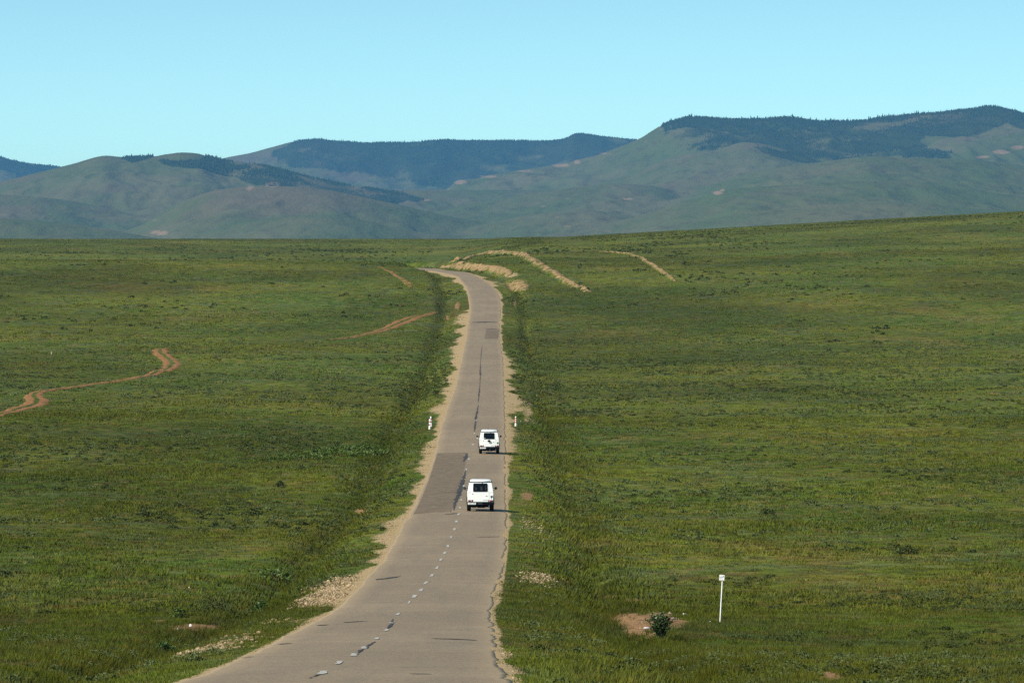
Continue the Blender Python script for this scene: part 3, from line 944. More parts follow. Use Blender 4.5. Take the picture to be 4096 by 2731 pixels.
leafy_bush(2646, 2562, 1.2, 1.2, 'dark green leafy bush in front of the bare brown patch near the sign')
plant('leafy_plant', 655, 2612, 0.62, 0.42, 260, 0.085, M['darkleaf'], 'dark leafy plant beside the lowest strip of pale rubble left of the road', 'plant')
plant('leafy_plant', 1047, 2450, 0.75, 0.5, 300, 0.09, M['darkleaf'], 'dark leafy plant in the left ditch below the larger rubble heap', 'plant')
plant('shrub', 1010, 2062, 1.05, 0.50, 220, 0.11, M['shrub'], 'round dark shrub alone in the left meadow level with the rear car', 'shrub')
plant('shrub', 580, 2066, 1.25, 0.48, 240, 0.12, M['shrub'], 'wide dark shrub in the left meadow, farther from the road', 'shrub')
plant('shrub', 3070, 2062, 1.15, 0.52, 240, 0.12, M['shrub'], 'round dark shrub in the right meadow above the white sign', 'shrub')
plant('shrub', 20, 2310, 0.95, 0.42, 220, 0.10, M['shrub'], 'dark shrub at the left edge of the meadow', 'shrub')
plant('shrub', 1120, 1950, 0.8, 0.5, 200, 0.11, M['shrub'], 'small dark bush in the left ditch just above the rear car', 'shrub')
plant('shrub', 3630, 2215, 1.15, 0.50, 240, 0.11, M['shrub'], 'dark shrub among the low clumps near the right edge of the meadow', 'shrub')
plant('yellow_plant', 712, 2470, 0.6, 0.45, 220, 0.08, M['lime'], 'yellow-green tuft at the back edge of the bare soil left of the road', 'plant', stems=4)

def leaf_patch(pts, ws, n, leaf, label):
    P, W = resample(px2w(pts), ws, 0.5)
    i = RNG.integers(0, len(P), n)
    X = P[i, 0] + (RNG.random(n) - 0.5) * W[i]; Y = P[i, 1] + (RNG.random(n) - 0.5) * W[i]
    Z = ground(X, Y)
    V, rnd = domes(X, Y, Z, 0.25 + 0.15 * RNG.random(n), 0.22 + 0.16 * RNG.random(n), 26, leaf)
    return tag(link('broadleaf_weeds', np_mesh('broadleaf_weeds', V, np.arange(len(V)).reshape(-1, 3), {'rnd': rnd}), M['lime']), label, 'weeds', kind='stuff')
leaf_patch([(640, 1056), (700, 1051), (760, 1045), (820, 1034), (860, 1030)], [2, 5, 6, 6, 3], 210, 0.15,
           'bright green broad-leaved weeds in a strip across the left meadow')
leaf_patch([(598, 1328), (620, 1325), (645, 1322)], [0.8, 1.4, 0.8], 26, 0.12, 'small bright green weed patch in the left ditch')

# ---------------------------------------------------------------- litter
def blob(name, px_, py_, sx, sy, sz, mat, label, cat, seed, squash=0.5):
    x, y, z = pix(px_, py_)
    bm = bmesh.new(); bmesh.ops.create_icosphere(bm, subdivisions=2, radius=1)
    rs = random.Random(seed)
    for v in bm.verts:
        k = 1 + rs.uniform(-0.22, 0.22)
        v.co = Vector((v.co.x * sx * k, v.co.y * sy * k, max(v.co.z, -0.4) * sz * k))
    o = from_bm(name, bm, mat)
    o.location = (x, y, z + ZC + sz * 0.55)
    return tag(o, label, cat)
blob('plastic_bag', 762, 2505, 0.06, 0.05, 0.07, M['litter'], 'crumpled white bag on the bare red soil left of the road', 'litter', 1)
blob('white_stone', 712, 2516, 0.03, 0.03, 0.025, M['litter'], 'tiny white stone left of the crumpled bag', 'stone', 2)
blob('plastic_bag', 1044, 2460, 0.05, 0.04, 0.035, M['litter'], 'white scrap in the grass above the small rubble pile', 'litter', 3)
blob('plastic_bag', 1042, 2499, 0.06, 0.04, 0.03, M['litter'], 'white scrap on the end of the small rubble pile', 'litter', 4)
blob('white_stone', 2737, 2460, 0.075, 0.06, 0.05, M['litter'], 'white stone on the right end of the bare brown patch', 'stone', 5)
blob('white_stone', 2646, 2459, 0.035, 0.03, 0.035, M['litter'], 'small cream stone at the back of the bare brown patch', 'stone', 6)
blob('white_stone', 2840, 2486, 0.028, 0.03, 0.025, M['litter'], 'tiny white stone in the grass just left of the signpost', 'stone', 7)
blob('plastic_sheet', 2694, 2478, 0.11, 0.10, 0.03, M['litter_blue'], 'blue-grey plastic scrap on the bare brown patch', 'litter', 8)
blob('plastic_scrap', 993, 2461, 0.035, 0.03, 0.025, M['litter_blue'], 'dark bluish scrap in the left ditch grass beside the white one', 'litter', 10)
blob('white_stone', 757, 2351, 0.04, 0.04, 0.035, M['litter'], 'lone white stone in the left meadow grass', 'stone', 11)
# bottle lying on the bare patch
x, y, z = pix(2588, 2516)
bot = empty('plastic_bottle', (x, y, z + ZC + 0.05), 0.25)
tag(bot, 'white bottle lying on the bare brown patch beside the dark bush', 'bottle')
bm = bmesh.new()
prof = [(-.13, .0), (-.13, .036), (-.12, .040), (.04, .040), (.08, .022), (.10, .016), (.115, .016)]
rings = []
for px_, rr in prof:
    rings.append([bm.verts.new((px_, rr * math.cos(a * 6.283 / 12), rr * math.sin(a * 6.283 / 12))) for a in range(12)])
for a, b in zip(rings[:-1], rings[1:]):
    for i in range(12):
        bm.faces.new((a[i], a[(i + 1) % 12], b[(i + 1) % 12], b[i]))
bmesh.ops.remove_doubles(bm, verts=bm.verts, dist=1e-5)
from_bm('bottle_body', bm, M['litter'], bot, True)
bm = bmesh.new()
r = bmesh.ops.create_cone(bm, cap_ends=True, segments=12, radius1=.019, radius2=.019, depth=.028)
bmesh.ops.transform(bm, matrix=Matrix.Translation((.13, 0, 0)) @ Matrix.Rotation(R(90), 4, 'Y'), verts=r['verts'])
from_bm('cap', bm, M['litter_blue'], bot)

# ---------------------------------------------------------------- posts and sign
def lathe(profile, seg=16):
    bm = bmesh.new()
    rings = []
    for z, r in profile:
        rings.append([bm.verts.new((r * math.cos(6.2832 * i / seg), r * math.sin(6.2832 * i / seg), z)) for i in range(seg)])
    for a, b in zip(rings[:-1], rings[1:]):
        for i in range(seg):
            bm.faces.new((a[i], a[(i + 1) % seg], b[(i + 1) % seg], b[i]))
    bm.faces.new(rings[0][::-1]); bm.faces.new(rings[-1])
    return bm

def marker(px_, py_, label, bands, tilt=0.0, h=1.02):
    x, y, z = pix(px_, py_)
    root = empty('marker_post', (x, y, z + ZC))
    root.rotation_euler = (0, tilt, 0)
    tag(root, label, 'marker post', 'red and white marker posts at the roadside')
    r = 0.078
    from_bm('shaft', lathe([(-0.25, r * 1.38), (h * 0.20, r * 1.34), (h * 0.30, r * 1.02), (h * 0.93, r * 0.98), (h * 0.975, r * 0.8), (h, r * 0.45)]), M['post_white'], root, False)
    for zb in bands:
        from_bm('red_band', lathe([(h * zb - 0.05, r * 1.06), (h * zb + 0.05, r * 1.05)]), M['post_red'], root)
    return root
marker(2063, 1706, 'red and white striped marker post right of the road', (0.42, 0.62, 0.82))
marker(1718.5, 1717, 'nearer of the two red and white marker posts left of the road', (0.44, 0.73), 0.02)
marker(1724.5, 1706, 'farther of the two red and white marker posts left of the road', (0.48, 0.74), -0.03)

x, y, z = pix(206, 1418)
root = empty('stone_post', (x, y, z + ZC)); tag(root, 'small pale post standing alone in the far left meadow', 'post')
bm = bmesh.new()
bmesh.ops.create_cube(bm, size=1)
for v in bm.verts: v.co = Vector((v.co.x * 0.16 * (0.9 if v.co.z > 0 else 1), v.co.y * 0.16, v.co.z * 0.58 + 0.19))
bmesh.ops.bevel(bm, geom=bm.edges[:], offset=0.02, segments=1, affect='EDGES')
from_bm('shaft', bm, M['post_grey'], root)
bm = bmesh.new()
bmesh.ops.create_cube(bm, size=1)
for v in bm.verts: v.co = Vector((v.co.x * 0.155, v.co.y * 0.165, v.co.z * 0.07 + 0.40))
from_bm('red_band', bm, simple('faded_red_paint', (0.30, 0.12, 0.08), 0.8), root)

# kilometre / cable sign on a leaning white pole
x, y, z = pix(2880, 2488)
root = empty('signpost', (x, y, z + ZC)); tag(root, 'white square sign with blue marks on a leaning white pole in the grass', 'signpost')
root.rotation_euler = (R(-1), R(3.2), R(-4))
PH = 1.72
from_bm('pole', lathe([(-0.2, .028), (PH + 0.12, .026)], 12), M['post_white'], root, False)
sx = 0.215 / 2; sz = 0.235
bm = bmesh.new(); bmesh.ops.create_cube(bm, size=1)
for v in bm.verts: v.co = Vector((v.co.x * 0.215 - 0.025, v.co.y * 0.022 - 0.036, v.co.z * sz + PH + 0.02 + sz / 2))
bmesh.ops.bevel(bm, geom=bm.edges[:], offset=0.004, segments=1, affect='EDGES')
plate = from_bm('sign_panel', bm, M['post_white'], root)
bm = bmesh.new(); bmesh.ops.create_cube(bm, size=1)
for v in bm.verts: v.co = Vector((v.co.x * 0.20 - 0.018, v.co.y * 0.006 - 0.022, v.co.z * (sz + .0) + PH + 0.016 + sz / 2))
from_bm('sign_frame', bm, M['black'], root)
def mark(pts):
    """a blue stroke on the sign face, points in sign units (0..1, 0..1 from lower left)"""
    bm = bmesh.new()
    f = []
    for d in (0.0, -0.003):
        f.append([bm.verts.new((-0.025 + (a - 0.5) * 0.215, -0.0475 + d, PH + 0.02 + b * sz)) for a, b in pts])
    n = len(pts)
    bm.faces.new(f[1]); bm.faces.new(f[0][::-1])
    for i in range(n): bm.faces.new((f[0][i], f[0][(i + 1) % n], f[1][(i + 1) % n], f[1][i]))
    return from_bm('blue_mark', bm, M['blue'], plate)
for x0 in (0.06, 0.36):
    mark([(x0, .52), (x0 + .18, .70), (x0 + .22, .66), (x0 + .10, .52), (x0 + .20, .35), (x0 + .15, .32)])
mark([(.63, .82), (.86, .82), (.72, .52), (.63, .52), (.70, .72)])
mark([(.36, .80), (.40, .90), (.44, .90), (.40, .80)])
mark([(.22, .08), (.26, .2), (.31, .2), (.27, .08)])
mark([(.50, .11), (.52, .17), (.72, .17), (.70, .11)])

# ---------------------------------------------------------------- the two white cars
def box(bm, cx, cy, cz, sx, sy, sz, bev=0.0, seg=1):
    r = bmesh.ops.create_cube(bm, size=1)
    vs = r['verts']
    for v in vs: v.co = Vector((cx + v.co.x * sx, cy + v.co.y * sy, cz + v.co.z * sz))
    if bev > 0:
        es = list({e for v in vs for e in v.link_edges})
        bmesh.ops.bevel(bm, geom=es, offset=bev, segments=seg, affect='EDGES')

def hexa(bm, lo, hi, bev=0.0, seg=1):
    """8-corner solid: lo and hi are 4 corners each (ccw from above)"""
    a = [bm.verts.new(p) for p in lo]; b = [bm.verts.new(p) for p in hi]
    bm.faces.new(a[::-1]); bm.faces.new(b)
    fs = []
    for i in range(4): fs.append(bm.faces.new((a[i], a[(i + 1) % 4], b[(i + 1) % 4], b[i])))
    if bev > 0:
        es = list({e for v in a + b for e in v.link_edges})
        bmesh.ops.bevel(bm, geom=es, offset=bev, segments=seg, affect='EDGES')

def rounded_panel(bm, w, h, r, y0, y1, cx, cz, seg=5, taper=0.0, slope=0.0, z0=0.0):
    """rounded rectangle slab facing -Y; top narrower by taper; leans with slope from z0"""
    pts = []
    for qx, qz, a0 in ((1, 1, 0), (-1, 1, 90), (-1, -1, 180), (1, -1, 270)):
        for k in range(seg + 1):
            a = R(a0 + 90 * k / seg)
            pts.append((qx * (w / 2 - r) + r * math.cos(a), qz * (h / 2 - r) + r * math.sin(a)))
    f = []
    for yy in (y0, y1):
        f.append([bm.verts.new((cx + px_ * (1 - taper * pz_ / h), yy + slope * (cz + pz_ - z0), cz + pz_)) for px_, pz_ in pts])
    n = len(pts)
    bm.faces.new(f[0]); bm.faces.new(f[1][::-1])
    for i in range(n): bm.faces.new((f[0][i], f[0][(i + 1) % n], f[1][(i + 1) % n], f[1][i]))

BELT = 1.22
SL = 0.075 / 0.62            # the tailgate leans forward above the belt line
def rear_y(z): return max(0.0, (z - BELT)) * SL

def text(body, name, size, loc, mat, parent, rz=0.0, ext=0.002):
    cu = bpy.data.curves.new(name, 'FONT')
    cu.body = body; cu.size = size; cu.extrude = ext; cu.align_x = 'CENTER'; cu.align_y = 'CENTER'
    tmp = bpy.data.objects.new(name, cu)
    COL.objects.link(tmp)
    me = bpy.data.meshes.new_from_object(tmp.evaluated_get(bpy.context.evaluated_depsgraph_get()))
    bpy.data.objects.remove(tmp); bpy.data.curves.remove(cu)
    me.materials.clear()
    o = link(name, me, mat, parent)
    o.location = loc
    o.rotation_euler = (R(90), 0, rz)
    return o

def car(x, y, yaw, label, plate_text, lead):
    z = float(road_z(np.array(x), np.array(y + 1.2)))
    dz = float(road_z(np.array(x), np.array(y + 2.9)) - road_z(np.array(x), np.array(y))) / 2.9
    root = empty('off_road_car', (x, y, z + ZC))
    root.rotation_euler = (math.atan(dz), 0, yaw)
    root.scale = (1, 1, 1.035)
    tag(root, label, 'car', 'white boxy off-road cars driving away')
    W2, Wt = 0.86, 0.735
    # --- body: lower box, bonnet and the leaning greenhouse in one mesh
    bm = bmesh.new()
    hexa(bm, [(-W2 + .02, 0, .58), (W2 - .02, 0, .58), (W2 - .02, 3.02, .58), (-W2 + .02, 3.02, .58)],
         [(-W2, 0, BELT), (W2, 0, BELT), (W2, 3.02, BELT), (-W2, 3.02, BELT)], .03, 2)
    hexa(bm, [(-W2 + .03, 2.98, .60), (W2 - .03, 2.98, .60), (W2 - .06, 4.25, .60), (-W2 + .06, 4.25, .60)],
         [(-W2 + .03, 2.98, 1.17), (W2 - .03, 2.98, 1.17), (W2 - .10, 4.22, 1.08), (-W2 + .10, 4.22, 1.08)], .04, 2)
    hexa(bm, [(-W2 + .004, 0.003, BELT - .03), (W2 - .004, 0.003, BELT - .03), (W2 - .004, 2.95, BELT - .03), (-W2 + .004, 2.95, BELT - .03)],
         [(-Wt, .078, 1.845), (Wt, .078, 1.845), (Wt, 2.62, 1.845), (-Wt, 2.62, 1.845)], .03, 2)
    body = from_bm('body', bm, M['paint'], root)
    # --- roof with its rain gutter
    bm = bmesh.new()
    hexa(bm, [(-Wt + .012, .10, 1.862), (Wt - .012, .10, 1.862), (Wt - .012, 2.60, 1.862), (-Wt + .012, 2.60, 1.862)],
         [(-Wt + .13, .24, 1.985), (Wt - .13, .24, 1.985), (Wt - .13, 2.45, 1.985), (-Wt + .13, 2.45, 1.985)], .04, 3)
    roof = from_bm('roof', bm, M['paint'], root, True)
    bm = bmesh.new(); box(bm, 0, 1.34, 1.852, 2 * Wt + .03, 2.56, .022)
    from_bm('gutter', bm, M['black'], roof)
    # --- tailgate door
    bm = bmesh.new()
    rounded_panel(bm, 1.13, .60, .04, -.012, .02, -.01, .925, 4)
    door = from_bm('tailgate', bm, M['paint'], root)
    bm = bmesh.new()
    rounded_panel(bm, 1.08, .50, .05, -.010, .02, -.01, 1.50, 4, .05, SL, BELT)
    from_bm('upper_panel', bm, M['paint'], door)
    bm = bmesh.new(); box(bm, .33, -.020, .715, .34, .014, .012); from_bm('latch_strip', bm, M['black'], door)
    for zz in (1.14, .76):
        bm = bmesh.new(); box(bm, -.535, -.024, zz, .055, .03, .045, .006); from_bm('hinge', bm, M['paint'], door)
        bm = bmesh.new(); box(bm, -.505, -.022, zz - .03, .018, .028, .07, .005); from_bm('hinge_pin', bm, M['black'], door)
    bm = bmesh.new(); box(bm, .36, -.022, .985, .06, .016, .035); box(bm, .425, -.022, .97, .075, .016, .022); from_bm('badge', bm, M['steel'], door)
    # --- rear window in rubber, with the wiper stub and high lamp
    bm = bmesh.new()
    rounded_panel(bm, .955, .53, .07, -.020, .0, -.005, 1.515, 5, .03, SL, BELT)
    rub = from_bm('window_rubber', bm, M['rubber'], root)
    bm = bmesh.new()
    rounded_panel(bm, .885, .465, .055, -.026, .0, -.005, 1.515, 5, .03, SL, BELT)
    win = from_bm('rear_window', bm, M['glass'], root)
    bm = bmesh.new(); box(bm, .12, rear_y(1.79) - .03, 1.785, .10, .035, .035, .008); from_bm('washer_nozzle', bm, M['black'], root)
    if not lead:
        # seat backs and pillars showing dimly through the glass are modelled as faint pads on the pane
        for sx_, w_, h_, zz in ((-.30, .09, .20, 1.44), (.06, .14, .26, 1.46), (.33, .07, .30, 1.48)):
            bm = bmesh.new(); rounded_panel(bm, w_, h_, .025, -.0285, -.02, sx_, zz, 3, 0, SL, BELT); from_bm('seat_back', bm, M['seat'], win)
    else:
        bm = bmesh.new(); rounded_panel(bm, .055, .07, .02, -.030, -.02, -.38, 1.335, 3, 0, SL, BELT); from_bm('sticker', bm, M['plate'], win)
    # --- side windows
    for s in (-1, 1):
        for y0, y1 in ((.30, 1.02), (1.14, 1.92), (2.02, 2.62)):
            xa_ = W2 - .004; xb_ = Wt
            def sx_at(zv): return s * (xa_ + (xb_ - xa_) * (zv - BELT + .03) / (1.845 - BELT + .03) + .006)
            bm = bmesh.new()
            y1t = y1 if y1 < 2.5 else y1 - .22
            q = [(sx_at(1.30), y0, 1.30), (sx_at(1.30), y1, 1.30), (sx_at(1.77), y1t, 1.77), (sx_at(1.77), y0 + .03, 1.77)]
            inn = [(p[0] - s * .02, p[1], p[2]) for p in q]
            a = [bm.verts.new(p) for p in q]; b = [bm.verts.new(p) for p in inn]
            bm.faces.new(a); bm.faces.new(b[::-1])
            for i in range(4): bm.faces.new((a[i], a[(i + 1) % 4], b[(i + 1) % 4], b[i]))
            from_bm('side_window', bm, M['glass'], root)
        for yy in (1.08, 1.97):
            bm = bmesh.new(); box(bm, s * (W2 + .004), yy, .93, .008, .012, .58); from_bm('door_gap', bm, M['black'], root)
        bm = bmesh.new(); box(bm, s * (W2 + .008), 1.5, .80, .024, 2.0, .07, .008); from_bm('side_moulding', bm, M['black'], root)
        for yy in (1.25, 2.12):
            bm = bmesh.new(); box(bm, s * (W2 + .02), yy, 1.10, .03, .16, .03, .008); from_bm('door_handle', bm, M['black'], root)
    # windscreen, lamps and grille at the front
    bm = bmesh.new()
    hexa(bm, [(-.76, 2.925, BELT + .05), (.76, 2.925, BELT + .05), (.76, 2.945, BELT + .05), (-.76, 2.945, BELT + .05)],
         [(-.68, 2.655, 1.80), (.68, 2.655, 1.80), (.68, 2.675, 1.80), (-.68, 2.675, 1.80)])
    from_bm('windscreen', bm, M['glass'], root)
    for s in (-1, 1):
        bm = bmesh.new()
        r = bmesh.ops.create_cone(bm, cap_ends=True, segments=18, radius1=.10, radius2=.095, depth=.05)
        bmesh.ops.transform(bm, matrix=Matrix.Translation((s * .58, 4.255, .90)) @ Matrix.Rotation(R(90), 4, 'X'), verts=r['verts'])
        from_bm('headlight', bm, M['clear'], root)
    bm = bmesh.new(); box(bm, 0, 4.25, .88, .80, .03, .26, .01); from_bm('grille', bm, M['black'], root)
    # --- tail lamps
    for s in (-1, 1):
        cx = s * .655
        bm = bmesh.new(); box(bm, cx, -.018, .675, .30, .05, .105, .010)
        lamp = from_bm('tail_light', bm, M['black'], root)
        bm = bmesh.new(); box(bm, cx + s * .055, -.05, .680, .135, .03, .062, .006); from_bm('red_lens', bm, M['red'], lamp)
        bm = bmesh.new(); box(bm, cx - s * .045, -.05, .680, .05, .03, .062, .006); from_bm('clear_lens', bm, M['clear'], lamp)
        bm = bmesh.new(); box(bm, cx - s * .105, -.05, .680, .06, .03, .062, .006); from_bm('red_lens', bm, M['red'], lamp)
    # --- fuel vent bracket on the right rear quarter
    bm = bmesh.new()
    box(bm, .725, -.03, .985, .15, .05, .018); box(bm, .672, -.03, .925, .02, .05, .13); box(bm, .715, -.024, .95, .07, .03, .05)
    from_bm('quarter_bracket', bm, M['black'], root)
    # --- bumper, underside and exhaust
    bm = bmesh.new()
    box(bm, 0, .02, .50, 1.70, .20, .19, .02, 2)
    bump = from_bm('rear_bumper', bm, M['black'], root)
    if not lead:                      # worn grey badge on the bumper, too faint to read
        bm = bmesh.new()
        for k in range(9):
            box(bm, -.15 + k * .032, -.0825, .50 + (.004 if k % 3 else .008), .022, .006, .030 if k % 3 else .042)
        from_bm('bumper_badge', bm, M['steel'], bump)
    bm = bmesh.new()
    box(bm, 0, 1.9, .48, 1.30, 3.9, .18); box(bm, 0, .20, .36, 1.34, .25, .17, .03); box(bm, .05, .20, .27, .5, .2, .06, .02)
    box(bm, -.42, .45, .31, .30, .5, .12, .03)
    from_bm('underbody', bm, M['black'], root)
    bm = bmesh.new()
    r = bmesh.ops.create_cone(bm, cap_ends=True, segments=12, radius1=.055, radius2=.055, depth=1.50)
    bmesh.ops.transform(bm, matrix=Matrix.Translation((0, .78, .37)) @ Matrix.Rotation(R(90), 4, 'Y'), verts=r['verts'])
    r = bmesh.ops.create_uvsphere(bm, u_segments=12, v_segments=8, radius=.14)
    bmesh.ops.translate(bm, vec=(.04, .78, .36), verts=r['verts'])
    from_bm('rear_axle', bm, M['black'], root)
    bm = bmesh.new(); box(bm, .05, -.10, .36, .05, .12, .05, .008); box(bm, .05, -.05, .41, .03, .03, .12); from_bm('tow_hook', bm, M['steel' if lead else 'black'], root)
    bm = bmesh.new()
    r = bmesh.ops.create_cone(bm, cap_ends=True, segments=12, radius1=.03, radius2=.03, depth=.4)
    bmesh.ops.transform(bm, matrix=Matrix.Translation((.56, .12, .33)) @ Matrix.Rotation(R(80), 4, 'X'), verts=r['verts'])
    from_bm('exhaust_pipe', bm, M['steel'], root)
    bm = bmesh.new(); box(bm, 0, 4.33, .55, 1.66, .16, .17, .02); from_bm('front_bumper', bm, M['black'], root)
    # --- number plate
    bm = bmesh.new(); rounded_panel(bm, .53, .122, .018, -.096, -.083, -.565, .512, 3)
    pl = from_bm('number_plate', bm, M['plate'], root)
    text(plate_text, 'plate_lettering', .098, (-.535, -.0975, .512), M['ink'], pl, 0, .001)
    bm = bmesh.new(); rounded_panel(bm, .035, .045, .015, -.099, -.096, -.805, .512, 3); from_bm('plate_emblem', bm, M['plate_red'], pl)
    # --- mirrors
    for s in (-1, 1):
        bm = bmesh.new()
        box(bm, s * 1.02, 2.50, 1.40, .17, .09, .155, .025, 2)
        mi = from_bm('wing_mirror', bm, M['black'], root)
        bm = bmesh.new(); box(bm, s * 1.02, 2.452, 1.40, .135, .008, .115, .003); from_bm('mirror_glass', bm, M['mirror'], mi)
        bm = bmesh.new()
        for q0, q1 in ((Vector((s * .84, 2.54, 1.24)), Vector((s * 1.0, 2.50, 1.34))), (Vector((s * .82, 2.54, 1.40)), Vector((s * .95, 2.50, 1.40)))):
            d = q1 - q0
            r = bmesh.ops.create_cone(bm, cap_ends=True, segments=8, radius1=.014, radius2=.014, depth=d.length)
            bmesh.ops.transform(bm, matrix=Matrix.Translation((q0 + q1) / 2) @ d.to_track_quat('Z', 'Y').to_matrix().to_4x4(), verts=r['verts'])
        from_bm('mirror_arm', bm, M['black'], mi)
        if lead and s < 0:
            bm = bmesh.new(); box(bm, -1.0, 2.46, 1.255, .12, .05, .06, .02, 2); from_bm('lower_mirror', bm, M['paint'], mi)
    # --- wheels
    for s in (-1, 1):
        for yy in (.72, 3.45):
            bm = bmesh.new()
            prof = [(-.125, .20), (-.125, .335), (-.10, .37), (-.03, .382), (.03, .382), (.10, .37), (.125, .335), (.125, .20)]
            seg = 28
            rings = [[bm.verts.new((px_, rr * math.cos(6.2832 * i / seg), rr * math.sin(6.2832 * i / seg))) for i in range(seg)] for px_, rr in prof]
            for a, b in zip(rings[:-1], rings[1:]):
                for i in range(seg): bm.faces.new((a[i], a[(i + 1) % seg], b[(i + 1) % seg], b[i]))
            w = from_bm('wheel', bm, M['rubber'], root, True)
            w.location = (s * .745, yy, .378)
            bm = bmesh.new()
            r = bmesh.ops.create_cone(bm, cap_ends=True, segments=24, radius1=.215, radius2=.215, depth=.16)
            bmesh.ops.transform(bm, matrix=Matrix.Rotation(R(90), 4, 'Y'), verts=r['verts'])
            r = bmesh.ops.create_cone(bm, cap_ends=True, segments=16, radius1=.07, radius2=.06, depth=.25)
            bmesh.ops.transform(bm, matrix=Matrix.Rotation(R(90), 4, 'Y'), verts=r['verts'])
            from_bm('rim', bm, M['steel'], w)
            bm = bmesh.new()
            for k in range(9):                       # arch flare
                a0 = R(180 * k / 9); a1 = R(180 * (k + 1) / 9)
                lo = [(s * .845, yy + .42 * math.cos(a), .42 + .42 * math.sin(a)) for a in (a0, a1)]
                hi = [(s * .845, yy + .48 * math.cos(a), .42 + .46 * math.sin(a)) for a in (a0, a1)]
                q = lo + hi[::-1]
                va = [bm.verts.new(p) for p in q]; vb = [bm.verts.new((p[0] + s * .05, p[1], p[2])) for p in q]
                bm.faces.new(va); bm.faces.new(vb[::-1])
                for i in range(4): bm.faces.new((va[i], va[(i + 1) % 4], vb[(i + 1) % 4], vb[i]))
            from_bm('wheel_arch', bm, M['black'], root)
    for s in (-1, 1):
        bm = bmesh.new(); box(bm, s * .745, .40, .34, .24, .012, .34, .01); from_bm('mud_flap', bm, M['rubber'], root)
    if lead:
        # triangular spare-wheel mount standing off the tailgate, and a whip aerial
        bm = bmesh.new()
        tri = [(-.11, 1.015), (.06, 1.015), (.135, 1.085), (-.02, 1.225), (-.165, 1.085)]
        f0 = [bm.verts.new((a, -.13, b)) for a, b in tri]; f1 = [bm.verts.new((a, -.105, b)) for a, b in tri]
        bm.faces.new(f0); bm.faces.new(f1[::-1])
        for i in range(5): bm.faces.new((f0[i], f0[(i + 1) % 5], f1[(i + 1) % 5], f1[i]))
        box(bm, -.02, -.06, 1.10, .09, .10, .07)
        from_bm('spare_wheel_mount', bm, M['black'], root)
        bm = lathe([(1.96, .025), (1.99, .018), (2.0, .006), (2.42, .003)], 8)
        for v in bm.verts: v.co.y += 1.2; v.co.x += -.05
        from_bm('aerial', bm, M['black'], root)
    return root

xr_, yr_ = rp(1922, 2047)
car(xr_, yr_, 0.012, 'white boxy off-road car nearer the viewer, driving away in the right lane', '0673 УБВ', False)
xf_, yf_ = rp(1957, 1817)
car(xf_, yf_, 0.014, 'white boxy off-road car ahead, with a black triangular mount on its tailgate', '4205 УНА', True)

# ---------------------------------------------------------------- hills
def cz(layer_pts, Yc):
    xs_ = np.array([p[0] for p in layer_pts], float); rows_ = np.array([p[1] for p in layer_pts], float)
    X = (xs_ - HX) / F * Yc; Z = (HY - rows_) / F * Yc
    f = pchip(X, Z)
    lo, hi = X[0], X[-1]
    return lambda x: f(np.clip(x, lo, hi))

